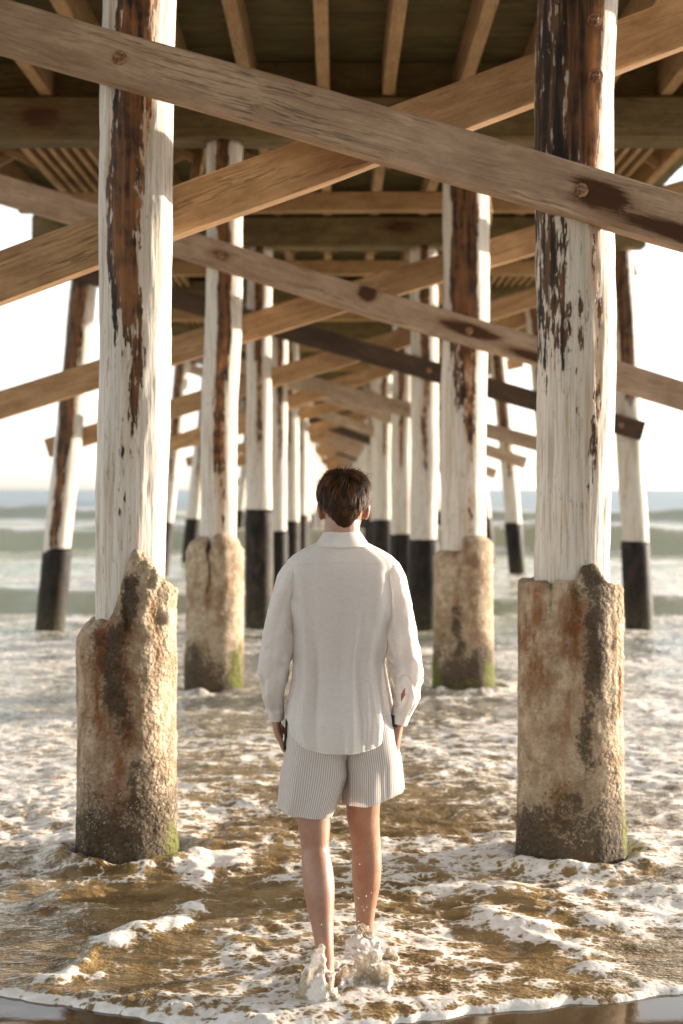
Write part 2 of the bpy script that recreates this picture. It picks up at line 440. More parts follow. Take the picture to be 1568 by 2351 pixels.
JACK = [(-.965, 6.6, .235), (1.075, 6.55, .245), (-1.09, 12.0, .235), (1.07, 12.0, .255)]
RIDGE_L = np.array([(-.50, 6.5), (-.60, 6.15), (-.66, 5.75), (-.88, 5.24), (-.97, 4.98)])
RIDGE_R = np.array([(.62, 5.62), (.77, 5.42), (.916, 5.22), (1.027, 5.04), (1.07, 4.92), (1.25, 4.90)])
def dist_poly(x, y, P):
    d = np.full(x.shape, 9.0)
    for (ax, ay), (bx, by) in zip(P[:-1], P[1:]):
        vx, vy = bx - ax, by - ay
        t = np.clip(((x - ax) * vx + (y - ay) * vy) / (vx * vx + vy * vy), 0, 1)
        d = np.minimum(d, np.hypot(x - ax - t * vx, y - ay - t * vy))
    return d
def build_sea():
    yk = [4.4]
    while yk[-1] < 75: yk.append(yk[-1] * 1.0036)
    while yk[-1] < 9000: yk.append(yk[-1] * (1.0036 + .12 * min(1, (yk[-1] - 75) / 400)))
    yk = np.array(yk)
    tc = np.linspace(-.285, .285, 430); to = .285 + np.geomspace(.004, 6, 34)
    t = np.concatenate([-to[::-1], tc, to])
    YK, T = np.meshgrid(yk, t, indexing='ij')
    X = YK * T
    ed = edge_y(X)
    Y = YK + (ed - 4.4) * np.exp(-(YK - 4.4) / 1.6)
    e = Y - ed                                     # distance behind the swash edge
    near = np.exp(-e / 3.5)
    # --- chop
    wx = .25 * fbm2(X * .8, Y * .8, 3, 21); wy = .25 * fbm2(X * .8, Y * .8, 3, 22)
    xw, yw = X + wx, Y + wy
    amp = .3 + .7 * ss(.1, 1.2, e)
    chop = .034 * fbm2(xw * 1.6, yw * 2.8, 4, 31) + .022 * (1 - np.abs(fbm2(xw * 3.0, yw * 5, 3, 41))) + .010 * (1 - np.abs(fbm2(xw * 8, yw * 11, 2, 44))) + .006 * fbm2(xw * 14, yw * 19, 2, 43)
    Z = chop * amp * (1 - .25 * ss(7, 10, Y) - .75 * ss(60, 300, Y))
    f_far = ss(9, 18, Y)
    Z = Z + f_far * .05 * fbm2(X * .35, Y * .8, 3, 47) * (1 - ss(200, 800, Y))
    # --- foam coverage: lace of round windows at several sizes
    ax = .85
    dw = .05 * fbm2(X * 5, Y * 5, 3, 61); dw2 = .05 * fbm2(X * 5, Y * 5, 3, 62)
    a1, _ = worley((xw + dw * 2) * 2.6 * ax, (yw + dw2 * 2) * 2.8, 71)
    a2, _ = worley((xw + dw * 1.2) * 6.5 * ax, (yw + dw2 * 1.2) * 7, 72)
    a3, _ = worley((X + dw * .8) * 15 * ax, (Y + dw2 * .8) * 16, 73)
    b1, _ = worley((xw + dw * 3) * .8 * ax, (yw + dw2 * 2) * 1.3, 74)
    big = fbm2(xw * .8, yw * 1.4, 3, 81)
    fade3 = 1 - ss(8, 13, Y)
    lace = .35 * (a1 - .48) + .25 * (a2 - .48) + .12 * (a3 - .48) * fade3
    cover = .55 + .12 * np.exp(-((Y - 8.8) / 1.8) ** 2) - .05 * (1 - ss(5.2, 6.5, Y)) + .36 * big + .14 * fbm2(xw * 2.4, yw * 3.4, 3, 85) - .06 * ss(9, 14, Y)
    cover = cover + .16 * ss(.7, 1.5, np.abs(X) / (1 + Y * .05)) * ss(5.8, 7.5, Y)
    foam = lace + cover
    foam = foam * (1 - f_far) + f_far * (.42 + .6 * (b1 - .5) + .3 * (a1 - .48) * (1 - ss(20, 30, Y)) + .55 * fbm2(X * .22, Y * .6, 3, 83))
    # --- ridges thrown off the two nearest piles
    for Pl, hh in ((RIDGE_L, .026), (RIDGE_R, .024)):
        d = dist_poly(X + .16 * fbm2(X * 3, Y * 3, 3, 91), Y + .20 * fbm2(X * 3, Y * 3, 3, 92), Pl)
        lump = np.clip(.55 + .9 * fbm2(X * 6, Y * 6, 3, 93), 0, 1.5)
        Z = Z + hh * np.exp(-(d / .055) ** 2) * lump
        foam = foam + .55 * np.exp(-(d / .075) ** 2) * lump - .25 * np.exp(-((d - .17) / .07) ** 2)
    # --- water heaped round the jackets
    for (jx, jy, jr) in JACK:
        d = np.hypot(X - jx, Y - jy) - jr
        ang = np.arctan2(X - jx, -(Y - jy))
        fr = .45 + .55 * np.cos(ang)
        lump = .6 + .6 * fbm2(X * 7, Y * 7, 3, 95)
        Z = Z + .065 * np.exp(-((d - .10) / .075) ** 2) * fr * lump - .03 * np.exp(-(d / .05) ** 2)
        Z = Z + .02 * np.exp(-((d - .45) / .12) ** 2) * lump * fr
        foam = foam + .22 * np.exp(-((d - .13) / .10) ** 2) * (lump - .35) + .2 * np.exp(-((d - .42) / .1) ** 2) * (lump - .5)
    # --- churned water round the walker's feet
    d = np.hypot((X - .02) / 1.3, Y - 4.9)
    Z = Z + .018 * np.exp(-(d / .22) ** 2) * (1 + fbm2(X * 14, Y * 14, 2, 97)); foam = foam + .10 * np.exp(-(d / .26) ** 2)
    # bubbles like wet pebbles behind the lip
    bz = np.exp(-((e - .12) / .10) ** 2)
    p1, _ = worley((X + dw * .9) * 15, (Y + dw2 * .9) * 17, 99)
    bz = bz * ss(-.25, .35, fbm2(X * 2.2, Y * 2.2, 2, 98))
    Z = Z + bz * .012 * (1 - ss(0, .55, p1)); foam = foam + bz * (.22 * ss(.62, .1, p1) - .06) 
    # --- swash lip
    lipn = .8 + .35 * vn2(X * 11, Y * 0, 7) + .2 * vn2(X * 27, Y * 0, 8)
    prof = ss(-.002, .022, e) * np.exp(-np.maximum(e - .02, 0) / .035)
    Z = Z + .011 * prof * lipn * (1 + .6 * fbm2(X * 40, Y * 40, 2, 121))
    foam = np.maximum(foam, 1.25 * np.exp(-((e - .018) / .028) ** 2) * (.65 + .4 * lipn))
    # --- breakers
    for (y0, h, wf, wb, lo, seed) in ((20.6, .40, .35, 2.2, .6, 101), (40, .85, .7, 4, .7, 103), (52, .5, .8, 5, .5, 107), (78, .85, 1.2, 8, .5, 105)):
        yc = y0 + 1.6 * vn2(X * .09, 0 * X + seed, seed) * (y0 / 20) + .25 * vn2(X * .6, 0 * X, seed + 1)
        q = Y - yc
        hh = h * (lo + (1 - lo) * vn2(X * .16 + seed, 0 * X, seed + 2))
        pr = np.where(q < 0, np.exp(-(q / wf) ** 2), np.exp(-(q / wb) ** 2))
        Z = Z + hh * pr
        crest = np.exp(-((q - .1 * wf) / (wf * .55)) ** 2)
        face = np.exp(-((q + wf * .9) / (wf * .7)) ** 2)
        brk = .5 + .9 * fbm2(X * .35 + seed, Y * .2, 3, seed + 3)
        foam = foam * (1 - .75 * face) + crest * .75 * brk + .35 * np.exp(-((q - wb * .8) / (wb * .6)) ** 2) * brk
        foam = foam + .35 * np.exp(-((q + wf * 3.2) / (wf * 1.3)) ** 2) * (fbm2(X * .5, Y * 1.2, 3, seed + 5) + .2)
    foam = foam * (1 - ss(60, 200, Y)) + .10 * ss(60, 200, Y)
    # foam sits proud of the water
    Z = Z + .005 * ss(.35, .75, foam) * (1 - ss(10, 25, Y))
    Z = Z + .05 * vn2(X * .05, Y * .12, 111) * ss(80, 200, Y) * (1 - ss(1500, 4000, Y))
    k = ss(-.01, .10, e)
    Z = Z * k + (sand_z(X, Y) - .006 + .014 * ss(0, .018, e)) * (1 - k)
    V = np.stack([X, Y, Z], -1).reshape(-1, 3)
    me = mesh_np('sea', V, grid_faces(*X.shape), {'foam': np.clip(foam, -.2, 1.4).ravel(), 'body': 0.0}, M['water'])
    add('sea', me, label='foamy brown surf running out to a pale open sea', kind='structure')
    return
build_sea()

# ================================================================== THE PIER
pier = bpy.data.objects.new('pier', None); COL.objects.link(pier); pier.location = (0, 6.6, 0)
pier['label'] = 'weathered wooden pier on white painted piles with crossed braces overhead'; pier['category'] = 'pier'
PO = Vector((0, 6.6, 0))
def part(name, me, loc, rot=None, parent=None, **kw):
    """a part given in world coordinates, hung on the pier"""
    return add(name, me, parent or pier, tuple(Vector(loc) - PO) if parent is None else loc, rot, **kw)

def pile_mesh(name, rb, rt, lean, ztop, seg, zstep, strips, seed, zbot=-.7, wob=.006):
    """round tapering pole, leaning by lean=(dx,dy) over its height; strips: bare wood (u0,u1,ztop,zbot,strength,rust)"""
    nz = max(2, int((ztop - zbot) / zstep) + 1)
    z = np.linspace(zbot, ztop, nz)[:, None]
    ph = np.linspace(0, 2 * np.pi, seg, endpoint=False)[None, :]
    t = np.clip(z / ztop, -.2, 1)
    r = rb + (rt - rb) * t
    cx, sx = np.sin(ph), -np.cos(ph)
    n = fbm3(cx * 1.6 + seed, sx * 1.6, z * 1.3, 3, seed) * wob * 1.8 + fbm3(cx * 9 + seed, sx * 9, z * 2.2, 2, seed + 3) * wob * .8
    if zstep < .05:
        ck = vn3(cx * 14, sx * 14, z * 1.1, seed + 9)
        n = n - .010 * ss(.55, .8, ck) + .003 * vn3(cx * 30, sx * 30, z * 10, seed + 11)
    rr = r + n
    X = cx * rr + lean[0] * t + .012 * vn2(z * .9, z * 0, seed + 5); Y = sx * rr + lean[1] * t; Z = z + 0 * ph
    u = np.sin(ph) + 0 * z; facing = (np.cos(ph) > -.2) + 0 * z
    bare = np.zeros_like(X); rust = np.zeros_like(X)
    wz = .12 * vn2(z * 1.7 + seed, z * 0, seed + 31) + .05 * vn2(z * 6 + seed, z * 0, seed + 37)
    for (u0, u1, z1, z0, s, rs) in strips:
        uu = u + wz
        m_ = ss(u0 - .10, u0 + .10, uu) * (1 - ss(u1 - .12, u1 + .12, uu)) * ss(z0 - .25, z0 + .35, Z) * (1 - ss(z1 - .1, z1 + .1, Z)) * facing
        bare = np.maximum(bare, m_ * s); rust = np.maximum(rust, m_ * rs)
    V, Fs = loft(np.stack([X, Y, Z], -1))
    pad = len(V) - X.size
    at = {'paint': np.concatenate([(.86 - bare).ravel(), np.full(pad, .3)]), 'rust': np.concatenate([rust.ravel(), np.zeros(pad)])}
    return mesh_np(name, V, Fs, at, M['pile'])

def jacket_mesh(name, r, top_fn, rad_fn, seg, nz, rusts, moss, seed, rp, grime_h=.35, grimes=()):
    ph = np.linspace(0, 2 * np.pi, seg, endpoint=False)[None, :]
    u = np.sin(ph); fr = np.cos(ph)
    s = np.linspace(0, 1, nz)[:, None]
    top = top_fn(u, fr)
    Z = -.6 + s * (top + .6)
    cx, sx = np.sin(ph), -np.cos(ph)
    rr = rad_fn(u, fr, Z, top)
    rr = rr + .008 * fbm3(cx * 2.2 + seed, sx * 2.2, Z * 2.6, 3, seed) + .005 * fbm3(cx * 7, sx * 7, Z * 14, 3, seed + 3)
    rr = rr + .006 * ss(.15, .6, vn3(cx * 6, sx * 6, Z * 30, seed + 8)) * ss(.3, .8, u)
    X, Y = cx * rr, sx * rr
    # inward top ring closing on to the pile
    ring = np.stack([X[-1:] * (rp * .85 / rr[-1:]), Y[-1:] * (rp * .85 / rr[-1:]), Z[-1:] + .006], -1)
    mid = np.stack([X[-1:] * .93, Y[-1:] * .93, Z[-1:] + .010], -1)
    rings = np.concatenate([np.stack([X, Y, Z], -1), mid, ring], 0)
    V, Fs = loft(rings, (False, False))
    x, y, z = V[:, 0], V[:, 1], V[:, 2]
    uu = x / np.hypot(x, y); ff = -y / np.hypot(x, y)
    nse = fbm3(x * 6, y * 6, z * 2.5, 3, seed + 13)
    grime = .74 * (1 - ss(grime_h * .0, grime_h * 1.75, z + .20 * nse)) + .10
    rust = np.zeros(len(V))
    for (u0, w_, z1, z0, k) in rusts:
        rust = np.maximum(rust, k * np.exp(-((uu + .10 * vn2(z * 5, z * 0, seed + 2) - u0) / w_) ** 2) * ss(z0 - .2, z0 + .2, z) * (1 - ss(z1 - .05, z1 + .05, z)) * (ff > -.2))
    for (u0, w_, z1, z0, k) in grimes:
        grime = np.maximum(grime, k * np.exp(-((uu + .12 * vn2(z * 5, z * 0, seed + 4) - u0) / w_) ** 2) * ss(z0 - .2, z0 + .2, z) * (1 - ss(z1 - .05, z1 + .05, z)) * (ff > -.2))
    mo = np.zeros(len(V))
    for (u0, w_, z1, k) in moss:
        mo = np.maximum(mo, k * np.exp(-((uu - u0) / w_) ** 2) * (1 - ss(z1 * .5, z1 * 1.3, z + .1 * nse)))
    return mesh_np(name, V, Fs, {'grime': grime, 'rust': rust, 'moss': mo}, M['concrete'])

def dome_mesh(name, mat, seg=7):
    """small rounded shell / bolt head, radius 1, height .6 along +Z"""
    rings = []
    for rr, zz in ((1, 0), (.92, .28), (.66, .5), (.36, .56), (.22, .42)):
        a = np.arange(seg) * 2 * np.pi / seg
        rings.append(np.stack([rr * np.cos(a), rr * np.sin(a), np.full(seg, zz)], -1))
    V, Fs = loft(np.array(rings), (False, True))
    return V, Fs
def bolt_mesh(r=.028):
    """washer, hexagonal nut and the end of the rod, along +Z"""
    ps = []
    for rad, z0, z1, seg in ((1.0, 0, .18, 20), (.66, .18, .62, 6), (.36, .62, .95, 12)):
        a = np.arange(seg) * 2 * np.pi / seg
        rings = [np.stack([q * np.cos(a), q * np.sin(a), np.full(seg, zz)], -1) for q, zz in ((rad, z0), (rad, z1 - .04), (rad * .93, z1))]
        ps.append(loft(np.array(rings), (False, True)))
    V, Fs, _ = join([(p[0], p[1], {}) for p in ps])
    return mesh_np('bolt', V * r, Fs, mat=M['bolt'], smooth=False)
BOLT = bolt_mesh(.032)

def barnacles(parent, r, n, zmax, seed):
    g = np.random.default_rng(seed)
    V0, F0 = dome_mesh('b', None, 6)
    ps = []
    for k in range(n):
        a = g.uniform(-1.75, 1.75); z = zmax * g.power(1.2) * (1 if g.random() < .8 else 1.5) - .06
        z = zmax - z
        if z > zmax * g.uniform(.5, 1.4): continue
        s = g.uniform(.0012, .0030) * (1.5 if g.random() < .12 else 1)
        if vn2(np.array([a * 5]), np.array([z * 22]), seed)[0] < -.15: continue
        nrm = np.array([math.sin(a), -math.cos(a), 0]); tx = np.array([math.cos(a), math.sin(a), 0]); tz = np.array([0, 0, 1.])
        V = V0 * s
        ps.append((V[:, :1] * tx + V[:, 1:2] * tz + V[:, 2:] * nrm * 1.1 + nrm * (r - .001) + tz * z, F0, {}))
    V, Fs, _ = join(ps)
    add('barnacles', mesh_np('barnacles', V, Fs, mat=M['barnacle']), parent, kind='stuff', label='tiny pale barnacles crusting the foot of the concrete')

ZCAP0, ZCAP1, ZSTR, ZDECK = 4.62, 4.99, 5.31, 5.385
NB = 40
BY = [6.6, 12.0] + [17.2 + 5.3 * k for k in range(NB - 2)]

# --- the four nearest piles, each with its own broken concrete jacket
lp = part('pile', pile_mesh('pile', .153, .172, (-0.965 + .965 + .072, 0), ZCAP0, 72, .02,
    [(-.42, .26, 4.9, 2.35, .72, .35), (-.62, -.40, 4.9, 2.2, .52, .0), (-.10, .30, 2.7, 1.75, .46, .3), (.22, .50, 4.3, 2.7, .42, .7), (-.25, .1, 2.2, 1.3, .2, .1)], 3, wob=.009),
    (-.985, 6.6, 0), label='peeling white pile of the near left, brown bare wood down its middle')
def topL(u, fr):
    f = np.where(fr > 0, 1, .7)
    return 1.09 + f * (.33 * ss(-.45, .42, u) - .14 * ss(.55, 1, u)) + .022 * fbm2(u * 6, fr * 4, 3, 5)
def radL(u, fr, z, top):
    brk = ss(1.02, 1.12, z + .06 * fbm2(u * 5, z * 6, 3, 12))
    r = .232 - .004 * z
    inner = .182 + .022 * fbm2(u * 7 + 3, z * 9, 3, 14) + .048 * ss(.10, .5, u) - .02 * np.exp(-((z - 1.24 - .05 * u) / .02) ** 2) * (u < .6) * (u > -.2)
    r = r * (1 - brk) + inner * brk
    return np.minimum(r, .178 + np.maximum(top - z, 0) * 1.2 + .0)
jl = add('concrete_jacket', jacket_mesh('concrete_jacket', .235, topL, radL, 128, 130,
    [(-.50, .26, 1.14, .50, .95), (.05, .20, 1.12, .40, 1.0), (-.85, .2, 1.1, .3, .4), (.62, .08, 1.2, .7, .6), (-.2, .6, .9, .1, .55)],
    [(.95, .18, .22, .9), (.7, .3, .06, .7)], 5, .15, .31, [(.0, .38, 1.1, .58, .72), (.12, .26, 1.34, 1.0, .80), (.35, .4, .5, .1, .6), (-.3, .35, 1.08, .85, .58), (.05, .15, .8, .45, .55)]), lp,
    label='broken concrete jacket, rust stained, its top torn to a slanting peak')
barnacles(jl, .234, 2600, .42, 5)
rp = part('pile', pile_mesh('pile', .170, .184, (.038, 0), ZCAP0, 72, .02,
    [(-1.2, -.28, 4.9, 3.0, .53, 0), (-1.2, -.30, 3.2, 2.15, .42, 0), (-.35, .50, 4.9, 3.10, .80, .15), (.22, .52, 4.6, 2.85, .50, .85), (.18, .5, 3.0, 1.6, .30, .75), (-.25, .0, 2.6, 1.9, .32, .2)], 17, wob=.008),
    (1.065, 6.55, 0), label='peeling white pile of the near right, blackened at its top with white flecks')
def topR(u, fr):
    return 1.275 + .012 * vn2(u * 7, fr * 5, 5) - .03 * ss(.7, 1, u) - .04 * np.exp(-((u + .52) / .02) ** 2) + .085 * np.exp(-((u - .30) / .26) ** 4) * (fr > 0)
def radR(u, fr, z, top):
    r = .245 - .006 * z + .006 * ss(.35, 0, z)
    r = r - .020 * np.exp(-((u + .52 + .03 * np.sin(z * 21)) / .018) ** 2) * ss(1.12, 1.2, z) * (fr > 0)
    r = r - .03 * ss(1.255, 1.285, z) * (fr > 0) * np.exp(-((u - .30) / .30) ** 4)
    r = r + .008 * np.exp(-((u - .72) / .05) ** 2) * ss(.6, .7, z) - .008 * np.exp(-((u - .82) / .04) ** 2) * ss(.55, .7, z)
    return r
jr = add('concrete_jacket', jacket_mesh('concrete_jacket', .245, topR, radR, 128, 130,
    [(-.75, .28, 1.3, .80, .85), (-.1, .28, 1.3, .7, .9), (.80, .07, 1.15, .55, 1.0), (-.3, .4, .9, .3, .45), (.2, .3, .7, .2, .3)],
    [(.95, .16, .35, .85), (.3, .7, .05, .6)], 9, .165, .36, [(.28, .32, 1.40, .70, .76), (.20, .25, .85, .40, .68), (-.12, .28, 1.3, 1.05, .66), (.1, .5, 1.3, 1.05, .5)]), rp,
    label='stout concrete jacket, flat topped and cracked, barnacles round its foot')
barnacles(jr, .246, 2800, .45, 8)
def topM(k):
    if k == 0: return lambda u, fr: 1.30 + .03 * np.exp(-((u - .5) / .4) ** 2) - .10 * np.exp(-((u + .12) / .09) ** 2) * (fr > 0) - .06 * ss(.8, 1, np.abs(u))
    return lambda u, fr: 1.20 + .13 * ss(-.2, -.05, u) - .03 * ss(.8, 1, u)
def radM(k):
    def f(u, fr, z, top):
        r = .238 - .03 * (z - .5) * (z < .5) + .0 * u
        r = np.minimum(r + (.012 if k else .004), .17 + np.sqrt(np.maximum(top - z, 0)) * .32)
        if k == 0: r = r - .03 * np.exp(-((u + .12) / .06) ** 2) * ss(.9, 1.2, z) * (fr > 0)
        return r
    return f
for k, (xb, rb, rt, ln, st, sd, lb) in enumerate([
    (-1.05, .150, .155, .10, [(-.35, .35, 4.9, 2.6, .78, .3), (-.3, .3, 2.9, 1.7, .55, .5), (.0, .4, 3.0, 1.3, .35, .8)], 23, 'white pile behind the near left one, a dark rusty strip down it'),
    (1.05, .185, .195, .02, [(-.75, .38, 4.9, 2.75, .78, .25), (-.6, .1, 2.9, 2.2, .48, .1), (-.1, .42, 2.9, 1.9, .48, .7), (-.05, .25, 1.7, 1.2, .35, .9)], 29, 'thick white pile behind the near right one, blackened upper half')]):
    p = part('pile', pile_mesh('pile', rb, rt, (ln, 0), ZCAP0, 40, .04, st, sd), (xb, 12.0, 0), label=lb)
    j = add('concrete_jacket', jacket_mesh('concrete_jacket', .24, topM(k), radM(k), 72, 60,
        [(-.1, .12, 1.2, .6, .9), (.4, .3, 1.3, .5, .5)] if k == 0 else [(-.3, .12, 1.2, .7, .9), (.2, .4, 1.3, .4, .45)],
        [(.75, .3, .45, .95)] if k == 0 else [(-.95, .3, .3, .9), (.9, .4, .3, .85), (.0, .8, .12, .6)], 31 + k, rb, .38,
        [(-.12, .07, 1.3, .8, .9)] if k == 0 else [(-.2, .3, .75, .2, .6)]), p, label='rounded tan concrete jacket, green with algae at the waterline')

def sleeve_mesh(r, z0, z1, lean, seg=28, seed=1):
    z = np.linspace(z0, z1, 26)[:, None]; ph = np.linspace(0, 2 * np.pi, seg, endpoint=False)[None, :]
    rr = r + .006 * fbm3(np.sin(ph) * 2 + seed, np.cos(ph) * 2, z * 5, 3, seed)
    rr = rr * np.where(z == z1, .93, 1)
    t = z / ZCAP0
    V, Fs = loft(np.stack([np.sin(ph) * rr + lean * t, -np.cos(ph) * rr, z + 0 * ph], -1))
    return mesh_np('sleeve', V, Fs, mat=M['sleeve'])
# --- farther bents
ORD = ['first', 'second', 'third', 'fourth', 'fifth', 'sixth', 'seventh', 'eighth', 'ninth', 'tenth']
CEN = {2: (-.965, 1.03), 3: (-.98, .99), 4: (-.94, .86), 5: (-.90, .90), 6: (-.92, .88)}
SLEEVE_TOP = {(2, -1): 1.46, (2, 1): 1.10, (3, -1): 1.05, (3, 1): 1.0}
for i in range(2, NB):
    near = i < 5
    xl, xr = CEN.get(i, (-.92 + random.uniform(-.05, .05), .9 + random.uniform(-.05, .05)))
    for sgn, xb in ((-1, xl), (1, xr)):
        c = random.uniform(-.25, .2); rr = random.uniform(.15, .175) if sgn < 0 else random.uniform(.165, .185)
        ln = random.uniform(-.05, .05)
        st = [(c - .3, c + .3, 4.9, 3.0, .7, .4), (c - .2, c + .25, 3.2, 2.2 + random.uniform(-.4, .4), .5, .6)]
        p = part('pile', pile_mesh('pile', rr, rr, (ln, 0), ZCAP0, 28 if near else 14, .07 if near else .3, st, 40 + i * 3 + sgn), (xb, BY[i], 0))
        zt = SLEEVE_TOP.get((i, sgn), random.uniform(.85, 1.15))
        add('sleeve', sleeve_mesh(rr + .018, -.7, zt, ln, 28 if near else 12, i), p)
    for sgn in (-1, 1):
        if i > 16: continue
        ln = -sgn * random.uniform(.40, .50); rr = random.uniform(.145, .165)
        xo = 3.5
        if i == 2 and sgn > 0: ln, xo = -.24, 3.64
        st = [(-.75, .35, 4.9, 2.0, .75, .2), (-.5, .2, 2.3, .9, .66, .25), (.1, .6, 4.6, 2.4, .4, .5)] if i == 2 else [(-.6, .4, 4.9, 2.6, .7, .3), (-.3, .3, 3.0, 1.8, .45, .5)]
        if i == 2 and sgn > 0: st = [(-.6, .5, 4.9, 2.75, .8, .2)]
        p = part('pile', pile_mesh('pile', rr, rr, (ln, 0), ZCAP0 - .05, 28 if near else 14, .07 if near else .3, st, 140 + i * 3 + sgn), (sgn * xo, BY[i] + .02, 0),
            label=('slanting outer pile at the %s edge of the pier, black wrapped foot' % ('left' if sgn < 0 else 'right')) if i == 2 else None)
        add('sleeve', sleeve_mesh(rr + .016, -.7, random.uniform(.98, 1.08), ln, 28 if near else 12, i + 50), p)

# --- beams
def beam_mesh(name, L, h, th, mat, seg=2, stains=(), seed=0, rough=0.0):
    """timber along local X from 0 to L, height h (Z), thickness th (Y), eased edges"""
    e = min(h, th) * .07
    hy, hz = th / 2, h / 2
    if seg > 6:
        prof = []
        for (a, b) in ((-1, -1), (1, -1), (1, 1), (-1, 1)):
            pass
        k = 5
        pts = []
        for q in np.linspace(-hy + e, hy - e, k): pts.append((q, -hz))
        for q in np.linspace(-hz + e, hz - e, k + 4): pts.append((hy, q))
        for q in np.linspace(hy - e, -hy + e, k): pts.append((q, hz))
        for q in np.linspace(hz - e, -hz + e, k + 4): pts.append((-hy, q))
        P = np.array(pts)
    else:
        P = np.array([(-hy + e, -hz), (hy - e, -hz), (hy, -hz + e), (hy, hz - e), (hy - e, hz), (-hy + e, hz), (-hy, hz - e), (-hy, -hz + e)])
    x = np.linspace(0, L, seg)[:, None]
    Y = P[None, :, 0] + 0 * x; Z = P[None, :, 1] + 0 * x; X = x + 0 * P[None, :, 0]
    if rough:
        X = X + 0
        Y = Y + rough * fbm3(X * 1.5 + seed, Y * 8, Z * 8, 3, seed)
        Z = Z + rough * fbm3(X * 1.5 + seed, Y * 8 + 5, Z * 8, 3, seed + 4) + rough * 1.5 * vn2(X * .5 + seed, 0 * X, seed)
    V, Fs = loft(np.stack([X, Y, Z], -1))
    s = np.zeros(len(V))
    for (sx, sz, lx, lz, k) in stains:
        q = np.exp(-(((V[:, 0] - sx) / lx) ** 2 + ((V[:, 2] - sz) / lz) ** 2))
        q = q - .75 * np.exp(-(((V[:, 0] - sx + lx * .45) / (lx * .38)) ** 2 + ((V[:, 2] - sz) / (lz * .30)) ** 2)) * (k >= 1)
        s = np.maximum(s, k * q)
    me = mesh_np(name, V, Fs, {'stain': s}, mat, smooth=False)
    return me
def place_beam(name, a, b, h, th, mat, seg=2, stains=(), seed=0, rough=0.0, me=None, **kw):
    a, b = Vector(a), Vector(b)
    L = (b - a).length
    me = me or beam_mesh(name, L, h, th, mat, seg, stains, seed, rough)
    o = part(name, me, a, **kw)
    ang = math.atan2(b.z - a.z, math.hypot(b.x - a.x, b.y - a.y)); az = math.atan2(b.y - a.y, b.x - a.x)
    o.rotation_euler = (0, -ang, az)
    return o
def bolt_on(brace, s, z, th, front=True):
    o = add('bolt', BOLT, brace, (s, -th / 2 - .001 if front else th / 2, z))
    o.rotation_euler = (R(90), 0, 0) if front else (R(-90), 0, 0)
BLAB = ['rising to the left in front of the nearest piles', 'rising to the right behind the nearest piles', 'rising to the left across the second pair of piles', 'rising to the right behind the second pair of piles',
        'rising to the left across the third row of piles, dark with tar', 'rising to the right behind the third row, its low end cut square']
for i in range(NB):
    y = BY[i]; seg = 220 if i < 1 else 120 if i < 2 else (30 if i < 4 else 2)
    th = .125; hh = .228
    x0, x1 = -3.58, 3.62
    sa = [.287, .305, .285][i] if i < 3 else random.uniform(.22, .36)
    sb = [.375, .31, .31][i] if i < 3 else random.uniform(.22, .38)
    za = 3.33 if i < 2 else 3.42 if i == 2 else 3.33 + random.uniform(-.10, .12)
    zb = 3.325 if i < 3 else 3.325 + random.uniform(-.12, .10)
    xa = (x0, x1)
    sec = math.hypot(1, sa)
    st = []
    if i == 0: st = [((1.12 - x0) * sec, .0, .22, .075, 1.0), ((1.5 - x0) * sec, -.06, .5, .055, .8), ((1.9 - x0) * sec, -.07, .6, .06, .7), ((-.985 - x0) * sec, 0, .3, .10, .30)]
    if i == 1: st = [((1.07 - x0) * sec, .01, .35, .07, .9), ((1.7 - x0) * sec, -.04, .5, .06, .8), ((.22 - x0) * sec, .05, .10, .09, .95), ((-.97 - x0) * sec, 0, .16, .09, .6)]
    if i == 2: st = []
    yf = y - (.252 if i < 2 else .24); yb = y + .252
    A = place_beam('brace', (x0, yf, za - sa * x0), (x1, yf, za - sa * x1), hh, th, M['timber_dark'] if i in (2, 6, 11) else M['timber'], seg, st, 7 + i, .006 if i < 4 else 0,
        label=('grey brown diagonal brace ' + BLAB[i * 2]) if i < 3 else None)
    xb1 = x1 if i else 3.3
    sec2 = math.hypot(1, sb)
    B = place_beam('brace', (x0 if i else -3.3, yb, zb + sb * (x0 if i else -3.3)), (xb1, yb, zb + sb * xb1), hh, th, M['timber_gold'], seg,
        [((.2 + 3.3) * sec2, -.08, .8, .05, .45)] if i == 0 else [], 57 + i, .006 if i < 4 else 0, label=('brown diagonal brace ' + BLAB[i * 2 + 1]) if i < 3 else None)
    if i < 4:
        for xx in (-.97, 1.07, -3.3, 3.35):
            if i < 2 and abs(xx) > 2: continue
            bolt_on(A, (xx - x0) * sec, .0, th)
    # cap beam
    place_beam('cap_beam', (-3.68, y, (ZCAP0 + ZCAP1) / 2), (3.68, y, (ZCAP0 + ZCAP1) / 2), ZCAP1 - ZCAP0, .33, M['cap'], 40 if i < 3 else 2, [(1.2, 0, .3, .2, .7), (4.4, .05, .4, .2, .6)], i, .006 if i < 3 else 0)
# bolt ends showing on the blackened right pile and the brown strip of the other pile
for (p, x, y, z) in ((rp, .08, -.186, 3.80), (rp, .085, -.19, 3.55)):
    o = add('bolt', BOLT, p, (x, y, z)); o.rotation_euler = (R(90), 0, 0)

